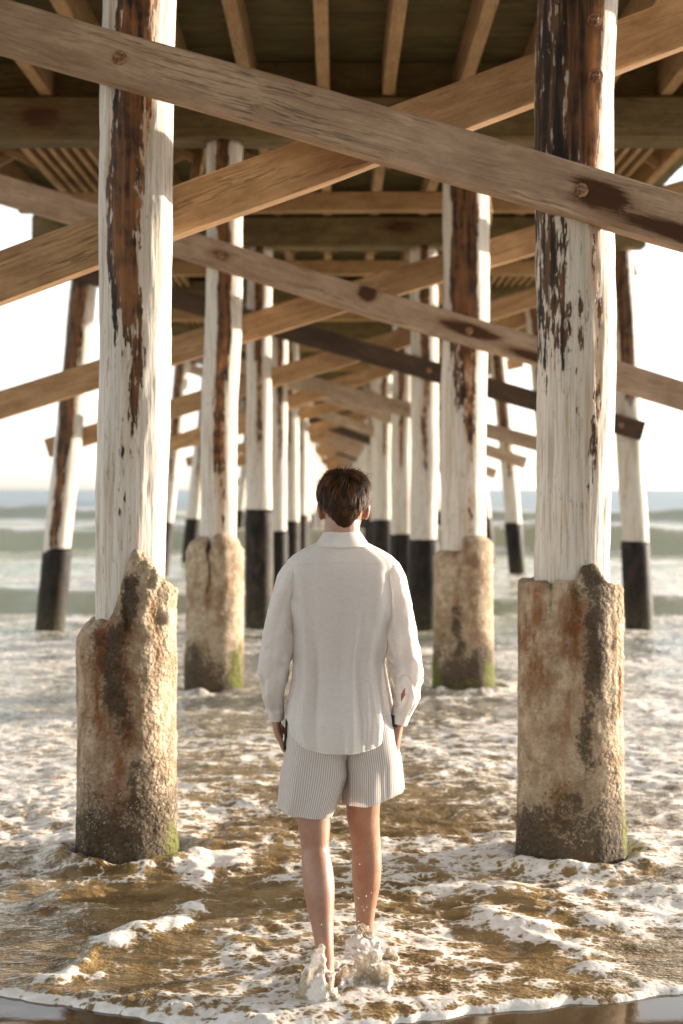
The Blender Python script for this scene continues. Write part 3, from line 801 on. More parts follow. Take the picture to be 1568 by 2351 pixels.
SX = [-3.62 + .579 * k for k in range(13)]
def bay_mesh(L): return beam_mesh('stringer', L, ZSTR - ZCAP1 - .003, .10, M['under'], 12, seed=3, rough=.004)
SM = {}
def stringer(x, ya, yb):
    L = round(yb - ya, 3)
    if L not in SM: SM[L] = bay_mesh(L)
    o = part('stringer', SM[L], (x, ya, (ZCAP1 + ZSTR) / 2)); o.rotation_euler = (0, 0, R(90))
YB = [-5.0, .9] + BY
NS = 13
for k in range(NS):
    for j, x in enumerate(SX):
        xx = x + .02 * math.sin(j * 3.1 + k)
        stringer(xx, YB[k] + .003, YB[k + 1] - .003)
def box(c, s):
    c = np.array(c); s = np.array(s) / 2
    V = np.array([(x, y, z) for x in (-1, 1) for y in (-1, 1) for z in (-1, 1)]) * s + c
    Fq = np.array([(0, 1, 3, 2), (4, 6, 7, 5), (0, 4, 5, 1), (2, 3, 7, 6), (0, 2, 6, 4), (1, 5, 7, 3)])
    return V, [Fq], {}
V, Fs, _ = join([box((x, (YB[NS] + BY[-1]) / 2, (ZCAP1 + ZSTR) / 2), (.1, BY[-1] - YB[NS], ZSTR - ZCAP1 - .003)) for x in SX])
part('stringer', mesh_np('far_stringers', V - np.array(PO), Fs, {'stain': 0.0}, M['under'], False), PO, kind='stuff', label='far run of deck joists fading towards the sea end')
# blocking between the joists over each cap
bl = beam_mesh('blocking', .579 - .106, ZSTR - ZCAP1 - .012, .07, M['cap'], 2)
for i in range(8):
    for j in range(12):
        part('blocking', bl, (SX[j] + .053, BY[i] + .03, (ZCAP1 + ZSTR) / 2 + .002))
# crossed bridging at mid span
L = math.hypot(.479, .24)
br = beam_mesh('bridging', L, .085, .038, M['under'], 2)
for i in range(1, 6):
    ym = (YB[i + 1] + YB[i + 2]) / 2
    for j in range(12):
        xa = SX[j] + .05
        for sgn in (-1, 1):
            o = part('bridging', br, (xa, ym + sgn * .024, 5.15 - sgn * .12)); o.rotation_euler = (0, -sgn * math.atan2(.24, .479), 0)
# close-set service rails under both edges of the deck
rl = beam_mesh('service_rail', 5.1, .09, .045, M['under'], 2)
for i in (1, 2, 3):
    for sgn in (-1, 1):
        for k in range(6):
            o = part('service_rail', rl, (sgn * (2.36 + .115 * k), BY[i] + .12, 4.93)); o.rotation_euler = (0, 0, R(90))
# lighter cross beams under the joists at mid bay, and knee braces from pile to joist
cb = beam_mesh('cross_beam', 6.6, .20, .15, M['under'], 30, seed=9, rough=.006)
for i in range(1, 9):
    part('cross_beam', cb, (-3.3, (BY[i] + BY[i + 1]) / 2 + .1 * math.sin(i * 2.0), 4.775 if i > 1 else 4.66))
kb = beam_mesh('knee_brace', 1.35, .14, .09, M['under'], 12, seed=5, rough=.004)
for i in range(1, 8):
    for sgn in (-1, 1):
        for d in (-1, 1):
            if i == 1 and d < 0: continue
            o = part('knee_brace', kb, (sgn * 1.27, BY[i] + d * .22, 4.02)); o.rotation_euler = (0, R(-45), R(90) * d)
# deck planks
PW, y = .292, -5.0
pm = [beam_mesh('plank', 7.7, ZDECK - ZSTR, PW - .012, M['plank'], 2, seed=k) for k in range(3)]
k = 0
while y < 72:
    part('plank', pm[k % 3], (-3.85 + .01 * math.sin(k * 5.3), y + PW / 2, (ZSTR + ZDECK) / 2 + .0005)); y += PW; k += 1
ps = []
while y < BY[-1]:
    ps.append(box((0, y + PW / 2, (ZSTR + ZDECK) / 2), (7.7, PW - .012, ZDECK - ZSTR))); y += PW
V, Fs, _ = join(ps)
part('plank', mesh_np('far_planks', V - np.array(PO), Fs, {'stain': 0.0}, M['plank'], False), PO, kind='stuff', label='far deck planks too small to tell apart')

# ================================================================== THE PERSON
PD = 5.0
person = bpy.data.objects.new('person', None); COL.objects.link(person); person.location = (0, PD, 0)
person['label'] = 'person in a white linen shirt and striped shorts walking barefoot into the surf'; person['category'] = 'person'
PX = F / PD
def bx(x): return (x - VX) / PX
def bz(y): return CH - (y - VY) / PX
def at(x, y, d=PD):
    w = W(x, y, d); return np.array((w.x, w.y - PD, w.z))
def spline(P, n):
    """Catmull-Rom through rows of P"""
    P = np.asarray(P, float); k = len(P)
    Q = np.vstack([2 * P[0] - P[1], P, 2 * P[-1] - P[-2]])
    out = []
    for t in np.linspace(0, k - 1, n):
        i = min(int(t), k - 2); f = t - i
        a, b, c, d = Q[i], Q[i + 1], Q[i + 2], Q[i + 3]
        out.append(.5 * (2 * b + (c - a) * f + (2 * a - 5 * b + 4 * c - d) * f * f + (3 * b - a - 3 * c + d) * f ** 3))
    return np.array(out)
def tube(rows, n=24, seg=20, side=(1, 0, 0), caps=(True, True), raw=False):
    """rows (x,y,z,rx,ry); round-ended tube whose rx lies along `side`"""
    P = spline(rows, n); C = P[:, :3]
    T = np.gradient(C, axis=0); T /= np.linalg.norm(T, axis=1)[:, None]
    sd = np.array(side, float)[None, :] - (T @ np.array(side, float))[:, None] * T
    sd /= np.linalg.norm(sd, axis=1)[:, None]; fw = np.cross(T, sd)
    th = np.linspace(0, 2 * np.pi, seg, endpoint=False)
    rings = C[:, None, :] + sd[:, None, :] * (P[:, 3, None] * np.cos(th))[..., None] + fw[:, None, :] * (P[:, 4, None] * np.sin(th))[..., None]
    if raw: return rings, th, P
    return loft(rings, caps)
def rows_px(L): return [(*at(x, y, d), rx, ry) for (x, y, d, rx, ry) in L]
def evaluated(parts, voxel, smooth=4):
    """join closed tubes into one continuous skin"""
    V, Fs, _ = join([(p[0], p[1], {}) for p in parts])
    me = mesh_np('tmp', V, Fs)
    o = bpy.data.objects.new('tmp', me); COL.objects.link(o)
    md = o.modifiers.new('r', 'REMESH'); md.mode = 'VOXEL'; md.voxel_size = voxel; md.use_smooth_shade = True
    sm = o.modifiers.new('s', 'SMOOTH'); sm.iterations = smooth; sm.factor = .5
    dg = bpy.context.evaluated_depsgraph_get(); ev = o.evaluated_get(dg)
    out = bpy.data.meshes.new_from_object(ev)
    bpy.data.objects.remove(o); bpy.data.meshes.remove(me)
    return out

body = []
# legs (photo pixel, distance, half widths)
body.append(tube(rows_px([(722, 1700, 4.99, .075, .085), (722, 1790, 4.98, .070, .080), (721, 1860, 4.95, .062, .070), (722, 1915, 4.93, .053, .060), (724, 1955, 4.92, .0485, .054), (729, 2000, 4.885, .0535, .060), (733, 2045, 4.86, .053, .060),
                          (739, 2110, 4.83, .041, .048), (744, 2165, 4.80, .032, .037), (747, 2215, 4.79, .030, .036), (748, 2262, 4.775, .031, .040), (748, 2290, 4.77, .028, .036)]), 44, 24))
body.append(tube(rows_px([(840, 1700, 5.0, .060, .075), (838, 1790, 5.03, .062, .074), (833, 1860, 5.06, .060, .068), (837, 1905, 5.09, .055, .060), (841, 1945, 5.10, .053, .056), (842, 1985, 5.10, .0535, .060), (841, 2025, 5.11, .051, .058),
                          (839, 2075, 5.14, .040, .046), (838, 2120, 5.17, .0325, .037), (839, 2150, 5.18, .031, .036), (841, 2180, 5.19, .032, .040), (841, 2196, 5.185, .028, .036)]), 44, 24))
def foot(hx, hy, dirx, diry, z0):
    d = np.array((dirx, diry, 0)); d /= np.linalg.norm(d)
    rows = []
    for s, w, h in ((-.022, .012, .012), (-.012, .026, .030), (.02, .031, .042), (.07, .033, .045), (.12, .040, .036), (.165, .046, .026), (.195, .045, .018), (.222, .036, .013), (.234, .018, .008)):
        rows.append((hx + d[0] * s, hy + d[1] * s, z0 + h * .98, w, h))
    sd = (d[1], -d[0], 0)
    return tube(rows, 30, 20, sd)
hl = at(748, 2290, 4.77); hr = at(841, 2196, 5.185)
body.append(foot(hl[0], hl[1], -.45, .9, -.036)); body.append(foot(hr[0], hr[1] , .12, 1, -.045))
# toes
for (h, dx, dy, z0) in ((hl, -.45, .9, -.036), (hr, .12, 1, -.045)):
    d = np.array((dx, dy, 0)); d /= np.linalg.norm(d); s = np.array((d[1], -d[0], 0))
    sg = 1 if h is hl else -1
    for q, r_, l_ in ((.030, .012, .045), (.010, .0085, .042), (-.007, .008, .036), (-.022, .0075, .030), (-.036, .0075, .022)):
        c = h + d * .205 + s * q * sg; c[2] = z0 + r_ + .003
        body.append(tube([(*(c), r_, r_), (*(c + d * l_ * .5 + np.array((0, 0, .004))), r_, r_), (*(c + d * l_), r_ * .9, r_ * .8), (*(c + d * (l_ + .006)), r_ * .4, r_ * .4)], 8, 10, s))
# pelvis and torso (under the clothes)
body.append(tube(rows_px([(780, 1715, 5.02, .08, .05), (780, 1690, 5.01, .14, .08), (780, 1640, 5.0, .160, .098), (780, 1560, 5.0, .148, .088), (782, 1470, 5.0, .160, .095), (784, 1380, 5.0, .172, .098), (785, 1320, 5.0, .165, .085), (785, 1285, 5.0, .130, .066), (785, 1262, 5.0, .085, .06), (785, 1245, 5.0, .06, .055)]), 36, 28))
# neck
body.append(tube(rows_px([(785, 1275, 5.005, .085, .062), (785, 1250, 5.0, .067, .060), (785, 1220, 5.003, .064, .060), (786, 1195, 5.01, .062, .060), (787, 1165, 5.02, .055, .055)]), 14, 22))
# head: horizontal sections (y, half width, back, front)
hz = [(1240, .022, -.055, .085), (1232, .040, -.02, .092), (1215, .054, .02, .096), (1195, .064, .058, .097), (1175, .071, .082, .096), (1155, .0755, .094, .094), (1135, .0765, .098, .094), (1115, .072, .092, .088), (1104, .058, .076, .072), (1097, .042, .055, .054), (1092, .020, .026, .028)]
th = np.linspace(0, 2 * np.pi, 32, endpoint=False); HS = spline(hz, 26); rings = []
for (yy, hw, bk, fr) in HS:
    cyy, ry = (fr - bk) / 2, (fr + bk) / 2
    rings.append(np.stack([bx(789) + hw * np.cos(th), .015 + cyy + ry * np.sin(th), np.full(32, bz(yy))], -1))
body.append(loft(np.array(rings)))
# nose, brow and lips on the far side of the head
body.append(tube([(bx(789), .105, bz(1150), .010, .012), (bx(789), .118, bz(1165), .012, .014), (bx(789), .128, bz(1178), .016, .016), (bx(789), .112, bz(1184), .012, .010)], 10, 10))
body.append(tube([(bx(752), .088, bz(1146), .008, .008), (bx(789), .106, bz(1144), .010, .010), (bx(826), .088, bz(1146), .008, .008)], 10, 10, (0, 0, 1)))
body.append(tube([(bx(770), .098, bz(1203), .005, .006), (bx(789), .111, bz(1202), .007, .008), (bx(808), .098, bz(1203), .005, .006)], 10, 10, (0, 0, 1)))
# ears
for sg, xe in ((-1, 735.5), (1, 842)):
    ex, ez = bx(xe), bz(1175)
    body.append(tube([(ex - sg * .006, .028, ez - .028, .005, .006), (ex - sg * .001, .026, ez - .020, .0075, .014), (ex + sg * .002, .022, ez - .005, .008, .018), (ex + sg * .005, .020, ez + .012, .008, .020), (ex + sg * .005, .024, ez + .024, .006, .015), (ex + sg * .002, .030, ez + .030, .003, .005)], 14, 14))
# arms
armL = [(684, 1325, 5.0, .030, .036), (658, 1385, 4.995, .036, .042), (640, 1480, 4.985, .036, .040), (634, 1545, 4.985, .037, .040), (632, 1600, 5.0, .028, .030), (633, 1640, 5.015, .022, .027), (635, 1656, 5.02, .019, .030)]
armR = [(888, 1325, 5.0, .030, .036), (912, 1385, 4.995, .036, .042), (928, 1480, 4.985, .036, .040), (932, 1545, 4.98, .037, .040), (925, 1600, 4.985, .028, .030), (916, 1640, 4.985, .023, .028), (912, 1665, 4.985, .022, .030), (907, 1700, 4.985, .020, .038), (903, 1735, 4.985, .016, .036)]
body.append(tube(rows_px(armL), 34, 20)); body.append(tube(rows_px(armR), 34, 20))
# left hand: palm, four fingers closed under the phone, thumb along its far face
body.append(tube(rows_px([(635, 1650, 5.02, .016, .030), (636, 1668, 5.022, .0155, .038), (640, 1686, 5.022, .0145, .041), (644, 1697, 5.022, .012, .040)]), 14, 18))
for q, ln in ((-.031, .80), (-.0105, .95), (.0105, 1.0), (.031, .94)):
    d0 = PD + .022 + q
    body.append(tube(rows_px([(642, 1688, d0, .0085, .0088), (645, 1688 + 17 * ln, d0, .0082, .0086), (649, 1688 + 29 * ln, d0, .0078, .0082), (654, 1688 + 36 * ln, d0 + .002, .0074, .0078), (659, 1688 + 34 * ln, d0 + .003, .0066, .007)]), 14, 12))
body.append(tube(rows_px([(637, 1660, PD + .045, .012, .012), (645, 1668, PD + .066, .0105, .0105), (655, 1682, PD + .070, .0095, .0095), (662, 1694, PD + .062, .0085, .0085)]), 14, 12))
bm_ = evaluated(body, .0042, 5); bm_.name = 'body'; bm_.materials.clear(); bm_.materials.append(M['skin'])
bm_.polygons.foreach_set('use_smooth', np.ones(len(bm_.polygons), bool))
add('body', bm_, person)

# ---------------- shirt
TOR = np.array([(1713, 668, 892, .150), (1690, 660, 897, .152), (1650, 655, 901, .148), (1600, 662, 894, .130), (1560, 670, 887, .118), (1520, 674, 882, .113), (1450, 671, 895, .115), (1400, 666, 904, .118), (1355, 660, 908, .116), (1320, 656, 913, .110), (1300, 655, 915, .103), (1287, 660, 910, .097), (1275, 672, 898, .090), (1262, 692, 876, .083), (1250, 716, 852, .076), (1242, 733, 836, .070)])
def tor(z):
    zz = np.array([bz(r[0]) for r in TOR]); o = np.argsort(zz)
    g = lambda col: np.interp(z, zz[o], TOR[o, col])
    return bx(g(1)), bx(g(2)), g(3)
nt, nr = 180, 150
th = np.linspace(0, 2 * np.pi, nt, endpoint=False)[None, :]
sgnp = lambda v, e: np.sign(v) * np.abs(v) ** e
cx_, sy_ = sgnp(np.cos(th), .80), sgnp(np.sin(th), .80)
side = np.abs(np.cos(th))
hem = bz(np.interp(np.abs(cx_), [0, .45, .62, .74, .84, .92, .97, 1.0], [1714, 1712, 1707, 1699, 1686, 1670, 1655, 1641]))
s = np.linspace(0, 1, nr)[:, None]
Zt = hem + (bz(1242) - hem) * s
xl, xr, hd = tor(Zt)
Xt = (xl + xr) / 2 + (xr - xl) / 2 * cx_; Yt = hd * sy_
bk = np.clip(-np.sin(th), 0, 1)
# folds: long soft drapes from shoulder blades, darts, and creases under the arms
low = ss(bz(1420), bz(1650), Zt)
fold = .011 * vn2(th * 3.4 + .5 * Zt, Zt * 1.6, 5) * (.25 + low) + .0055 * vn2(th * 9 + Zt * 1.5, Zt * 1.2, 6) * (.2 + low)
for (u0, u1, y0, y1, a, w_) in ((.30, .26, 1400, 1700, .006, .05), (-.52, -.44, 1470, 1700, -.006, .045), (.62, .55, 1440, 1690, .007, .06), (-.75, -.62, 1420, 1640, .006, .05), (.80, .70, 1480, 1650, -.006, .05), (.05, .0, 1500, 1690, .003, .08)):
    f_ = np.clip((bz(y0) - Zt) / (bz(y0) - bz(y1)), 0, 1); uc = u0 + (u1 - u0) * f_
    fold = fold + a * np.exp(-((cx_ - uc) / w_) ** 2) * np.sin(np.pi * np.clip(f_, 0, 1)) ** .6 * (bk > 0)
dg_ = vn2((cx_ * 1.5 + Zt * 6) * 3, (Zt * 2 - cx_) * 1.5, 9) * .005 * ss(.45, .95, np.abs(cx_)) * ss(bz(1560), bz(1440), Zt) * ss(bz(1290), bz(1340), Zt)
fold = fold + dg_ - .008 * np.exp(-(cx_ / .12) ** 2) * ss(bz(1300), bz(1400), Zt) * bk * ss(bz(1640), bz(1500), Zt)
fold = fold * 1.3
Yt = Yt + fold * sgnp(np.sin(th), .6); Xt = Xt + fold * sgnp(np.cos(th), .8) * .6
rings = np.stack([Xt, Yt, Zt], -1)
yk_ = bz(1290) - .012 * (1 - (cx_) ** 2) * 0 + .010 * np.cos(cx_ * 1.5) - .010
seam = np.exp(-((Zt - yk_) / .0022) ** 2) * (bk > 0) + .8 * np.exp(-((Zt - hem - .009) / .0018) ** 2)
V, Fs = loft(rings, (False, False))
shirt = add('shirt', mesh_np('shirt', V, Fs, {'seam': np.clip(seam, 0, 1).ravel()}, M['shirt']), person)
def sleeve(rows, seed, sg, hole=None):
    nn, ns_ = (240, 200) if hole else (130, 80)
    rings, th, P = tube(rows_px(rows), nn, ns_, raw=True, caps=(False, False))
    C = P[:, None, :3]; D = rings - C; D /= np.linalg.norm(D, axis=-1, keepdims=True)
    zz = rings[..., 2]; tt = th[None, :]
    el = np.exp(-((zz - bz(1520)) / .10) ** 2); cu = ss(bz(1540), bz(1625), zz)
    rg_ = 1 - np.abs(vn2(tt * 1.3 - zz * 12, zz * 17 + tt * .8, seed + 7))
    w = .009 * (rg_ ** 2 - .45) * (.25 + el) + .0065 * vn2(tt * 1.6 + zz * 9, zz * 13, seed) * (.35 + el) + .0035 * vn2(tt * 2.6 - zz * 14, zz * 26, seed + 1) * (.2 + el)
    w = w + .004 * vn2(tt * 5.5, zz * 4, seed + 2) * cu + .003 * vn2(tt * 3 + zz * 5, zz * 5, seed + 3)
    rings = rings + D * w[..., None]
    Fq = grid_faces(rings.shape[0], rings.shape[1], True)
    V = rings.reshape(-1, 3)
    if hole:
        c = V[Fq].mean(1); hx, hzz, hw_, hh_, = hole
        k = (np.abs((c[:, 0] - hx - (c[:, 2] - hzz) * .25) / hw_) + np.abs((c[:, 2] - hzz) / hh_) < 1) & (c[:, 1] < P[:, 1].mean())
        Fq = Fq[~k]
    add('sleeve', mesh_np('sleeve', V, Fq, {'seam': 0.0}, M['shirt']), shirt)
sleeve([(700, 1292, 5.0, .020, .050), (679, 1303, 5.0, .034, .064), (664, 1335, 5.0, .0440, .070), (648, 1400, 4.995, .0485, .062), (637, 1480, 4.985, .0560, .062), (631, 1545, 4.985, .0525, .058), (628, 1590, 4.995, .040, .048), (631, 1618, 5.01, .032, .040), (633, 1634, 5.013, .028, .036)], 11, -1)
sleeve([(872, 1292, 5.0, .020, .050), (893, 1303, 5.0, .034, .064), (905, 1335, 5.0, .0425, .070), (914, 1400, 4.995, .048, .062), (924, 1480, 4.985, .0555, .062), (934, 1545, 4.98, .0530, .060), (935, 1590, 4.98, .046, .052), (927, 1618, 4.985, .040, .044), (923, 1636, 4.985, .033, .040)], 19, 1, (bx(923), bz(1588), .0075, .026))
def cuff(rows, seed):
    rings, th, P = tube(rows_px(rows), 14, 48, raw=True)
    rings = rings + (.002 * vn2(th * 2, 0 * th, seed))[None, :, None] * (rings - P[:, None, :3]) * 20
    V, Fs = loft(rings, (False, False))
    add('cuff', mesh_np('cuff', V, Fs, {'seam': np.exp(-((np.arange(14)) / 1.5) ** 2).repeat(48) * .8}, M['shirt']), shirt)
cuff([(633, 1624, 5.013, .0295, .0375), (634, 1638, 5.015, .0290, .0370), (635, 1652, 5.017, .0275, .036)], 3)
cuff([(925, 1622, 4.985, .036, .042), (920, 1642, 4.985, .034, .041), (915, 1661, 4.985, .030, .038)], 4)
# collar: stand and fold-over
cr = []
for (y, hw, rd, dy) in ((1240, .058, .060, .0), (1224, .0595, .062, .0), (1220.5, .0635, .066, 0), (1224, .068, .071, -.001), (1238, .082, .082, -.003), (1253, .099, .092, -.005), (1254, .098, .090, -.004)):
    a = np.linspace(0, 2 * np.pi, 72, endpoint=False)
    front = np.clip(np.sin(a), 0, 1)
    cr.append(np.stack([bx(785.5) + hw * np.cos(a), dy + rd * np.sin(a), bz(y) - .030 * front + .001 * np.sin(a * 5)], -1))
cr = spline(np.array(cr).reshape(7, -1), 22).reshape(22, 72, 3)
V, Fs = loft(cr, (False, False))
sm_ = np.zeros((22, 72)); sm_[-3] = .8
add('collar', mesh_np('collar', V, Fs, {'seam': sm_.ravel()}, M['shirt']), shirt)

# ---------------- shorts: two flared legs meeting in a seam
def short_leg(T, sg, seed):
    T = np.array(T, float)
    nr, nt = 90, 110
    th = np.linspace(0, 2 * np.pi, nt, endpoint=False)[None, :]
    s = np.linspace(0, 1, nr)[:, None]
    cx_, sy_ = sgnp(np.cos(th), .85), sgnp(np.sin(th), .85)
    y0, yl, yr = 1636., (1847. if sg < 0 else 1843.), (1858. if sg < 0 else 1813.)
    hemy = (yl + yr) / 2 + (yr - yl) / 2 * cx_ + 6 * (1 - cx_ ** 2) * np.clip(-np.sin(th), 0, 1)
    yy = y0 + (hemy - y0) * s
    k = 1636 + (1852 - 1636) * s + 0 * th
    xl = bx(np.interp(k, T[:, 0], T[:, 1])); xr = bx(np.interp(k, T[:, 0], T[:, 2])); hd = np.interp(k, T[:, 0], T[:, 3])
    low = ss(.25, 1, s)
    fold = .010 * vn2(th * 2.2 + seed, s * 1.3, seed) * (.2 + low) + .004 * vn2(th * 5 + seed, s * 2.5, seed + 2) * (.3 + low)
    cr_ = .006 * np.sin((cx_ * sg * 5 + s * 16) * 1.3) * np.exp(-((s - .42) / .18) ** 2) * np.exp(-((cx_ * sg + .85) / .4) ** 2)
    fold = fold + cr_
    X = (xl + xr) / 2 + ((xr - xl) / 2 + fold * .7) * cx_
    Y = (.014 if sg > 0 else -.022 * ss(.4, 1, s)) + (hd + .012 * ss(.5, 1, s) + fold) * sy_
    Z = bz(yy) + 0 * th
    rings = np.stack([X, Y, Z], -1)
    d = np.linalg.norm(np.diff(np.concatenate([rings[60:61], rings[60:61, :1]], 1), axis=1), axis=-1)
    arc = np.concatenate([[0], np.cumsum(d[0])[:-1]])
    return rings, np.broadcast_to(arc[None, :], X.shape)
ps = []
for T, sg, sd in (([(1636, 664, 806, .112), (1680, 660, 806, .120), (1720, 657, 804, .124), (1770, 647, 801, .122), (1810, 645, 788, .116), (1852, 642, 773, .110)], -1, 31),
                  ([(1636, 774, 900, .112), (1680, 782, 909, .120), (1720, 784, 914, .124), (1770, 790, 920, .122), (1810, 788, 922, .116), (1852, 787, 925, .110)], 1, 37)):
    rg, arc = short_leg(T, sg, sd)
    V, Fs = loft(rg, (True, False))
    ps.append((V, Fs, {'across': np.concatenate([arc.ravel(), [0.0]])}))
V, Fs, A = join(ps)
shorts = add('shorts', mesh_np('shorts', V, Fs, A, M['shorts']), person)
# black strap at the wrist
rg, th, P = tube(rows_px([(907, 1640, 4.984, .0245, .031), (905, 1652, 4.984, .0245, .032), (903, 1666, 4.984, .0235, .033)]), 10, 32, raw=True)
V, Fs = loft(rg, (False, False))
add('wristband', mesh_np('wristband', V, Fs, mat=M['strap']), person, label='thin black band on the wrist by the pocket')
# ---------------- hair
def make_hair():
    g = np.random.default_rng(5)
    C = np.array((bx(790), .012, bz(1147)))
    R3 = np.array((.0830, .106, .104))
    ps = []
    # cap following the skull, cut at the hairline
    nth, nph = 60, 44
    a = np.linspace(0, 2 * np.pi, nth, endpoint=False)
    def hairline(az):      # lowest height for azimuth az (0 = straight back)
        d = np.abs((az + np.pi) % (2 * np.pi) - np.pi)
        return np.interp(d, [0, .45, .9, 1.25, 1.5, 1.8, 2.3, 3.2], [bz(1213), bz(1204), bz(1180), bz(1150), bz(1152), bz(1150), bz(1112), bz(1104)])
    def shape(az, z):      # radius of the haircut at that height: narrows to the nape, full on top
        q = np.clip((z - C[2]) / R3[2], -1, 1)
        k = np.where(q > 0, np.clip(1 - q ** 3.4, 0, 1) ** .5, 1 - .46 * np.abs(q) ** 1.6)
        kx = np.where(q > 0, k, 1 - .50 * np.abs(q) ** 1.5)
        return np.sin(az) * R3[0] * kx, -np.cos(az) * R3[1] * np.where(q > 0, k, 1 - .42 * np.abs(q) ** 1.7)
    rings = []
    for f in np.linspace(0, 1, nph):
        hl_ = hairline(a); z = hl_ + (C[2] + R3[2] * .997 - hl_) * f ** .85
        x_, y_ = shape(a, z)
        wv = 1 + .02 * vn2(a * 4, z * 60, 3)
        rings.append(np.stack([C[0] + x_ * wv * .965, C[1] + y_ * wv * .965, z - .004], -1))
    V, Fs = loft(np.array(rings), (False, True))
    ps.append((V, Fs, {'tone': .12}))
    N = 15000
    n = 0
    crown = np.array((C[0] + .004, C[1] - .035, C[2] + R3[2] * .96))
    Vs, Fq, tone = [], [], []
    while n < N:
        az = g.uniform(-np.pi, np.pi)
        hl_ = float(hairline(np.array([az]))[0])
        f = g.random() ** 1.05
        z = hl_ + (C[2] + R3[2] * .99 - hl_) * f
        x_, y_ = shape(np.array([az]), np.array([z]))
        p = np.array((C[0] + x_[0] * .95, C[1] + y_[0] * .95, z))
        nrm = (p - C) / R3 ** 2; nrm /= np.linalg.norm(nrm)
        top = float(ss(bz(1150), bz(1095), z))
        away = p - crown; away[2] -= .05 * (1 - top) + .004
        t = away - nrm * (away @ nrm); t /= np.linalg.norm(t) + 1e-9
        ca = np.floor(az * 7) + 31 * np.floor(z * 60)
        cr1, cr2 = _h(np.array([ca]), np.array([1.]), np.zeros(1), 3)[0] - .5, _h(np.array([ca]), np.array([2.]), np.zeros(1), 3)[0] - .5
        s_ = np.cross(nrm, t)
        t = t + s_ * (cr1 * 1.3 + g.normal(0, .14)); t /= np.linalg.norm(t)
        L = (.010 + .022 * float(ss(bz(1195), bz(1120), z)) + .010 * top) * g.uniform(.7, 1.15)
        lift = (.0015 + .0035 * top + .004 * float(ss(bz(1190), bz(1140), z))) * (1 + cr2) * g.uniform(.6, 1.3)
        if top > .75 and g.random() < .05: lift *= 2.5
        k = np.linspace(0, 1, 5)[:, None]
        pts = p + t * L * k + nrm * (lift * np.sin(k * 2.2) / .9) - np.array((0, 0, 1)) * (L * .32 * k ** 2 * (1 - .5 * top))
        # keep the strand outside the haircut
        wd = (g.uniform(.0005, .0010)) * np.array([1, 1, .9, .6, .12])[:, None]
        sv = np.cross(t, nrm) * .9 + nrm * g.normal(0, .4)
        o = len(Vs) * 10
        Vs.append(np.vstack([pts - sv * wd, pts + sv * wd]))
        Fq += [(o + i, o + i + 1, o + 6 + i, o + 5 + i) for i in range(4)]
        tone.append(np.clip(g.normal(.36, .25) + cr2 * .7, 0, 1))
        n += 1
    ps.append((np.vstack(Vs), [np.array(Fq)], {'tone': np.repeat(tone, 10)}))
    V, Fs, A = join(ps)
    add('hair', mesh_np('hair', V, Fs, A, M['hair']), person, label='short tousled dark brown hair')
make_hair()

# ---------------- phone in the lowered hand
def rounded_slab(w, h, t, r=.009, seg=6):
    pts = []
    for cx_, cz_, a0 in ((w / 2 - r, h / 2 - r, 0), (-w / 2 + r, h / 2 - r, 90), (-w / 2 + r, -h / 2 + r, 180), (w / 2 - r, -h / 2 + r, 270)):
        for q in range(seg + 1):
            a = R(a0 + 90 * q / seg); pts.append((cx_ + r * math.cos(a), cz_ + r * math.sin(a)))
    P = np.array(pts); rg = []
    for x, sc in ((-t / 2, .975), (-t / 2 + .001, 1), (t / 2 - .001, 1), (t / 2, .975)):
        rg.append(np.stack([np.full(len(P), x), P[:, 0] * sc, P[:, 1] * sc], -1))
    return loft(np.array(rg))
V, Fs = rounded_slab(.071, .125, .0085)
c = at(657, 1678, PD + .012)
ph = add('phone', mesh_np('phone', V, Fs, mat=M['phone'], smooth=False), None, (c[0], PD + c[1], c[2]), (0, R(4.5), 0),
    label='black phone held flat against the thigh in the lowered hand', cat='phone')

# ================================================================== SPLASH round the feet
def sheet(rim, base, bulge, seed=1, n=900, hole=.15, r0=.0075):
    """points of a thrown sheet of water as overlapping blobs, thinning and tearing towards its rim"""
    g = np.random.default_rng(seed); out = []
    A = spline([at(*p) for p in base], 60); B = spline([at(*p) for p in rim], 60)
    for _ in range(n):
        u = g.random(); t = g.random() ** .8
        w = float(fbm2(np.array([u * 7 + seed]), np.array([t * 2.2]), 3, seed)[0])
        if t > .5 and w < hole * (t - .5) * 2 - .25: continue
        k = u * 59; i = min(int(k), 58); f = k - i
        a_, b_ = A[i] * (1 - f) + A[i + 1] * f, B[i] * (1 - f) + B[i + 1] * f
        t2 = t * (1 + .22 * float(vn2(np.array([u * 11 + seed]), np.array([.5]), seed + 2)[0]))
        p = a_ * (1 - t2) + b_ * t2
        e = math.sin(math.pi * min(t, 1)); p[1] -= bulge * e; p[2] += bulge * .4 * e
        p += g.normal(0, .0035, 3) + .008 * w
        r = r0 * (1.25 - .65 * t) * g.uniform(.6, 1.25)
        out.append((p, r))
    return out
def blob_mesh(pts, voxel):
    ico = bmesh.new(); bmesh.ops.create_icosphere(ico, subdivisions=1, radius=1); ico.verts.ensure_lookup_table()
    IV = np.array([v.co[:] for v in ico.verts]); IF = np.array([[v.index for v in f.verts] for f in ico.faces]); ico.free()
    return evaluated([(IV * r + p, [IF]) for p, r in pts], voxel, 12)
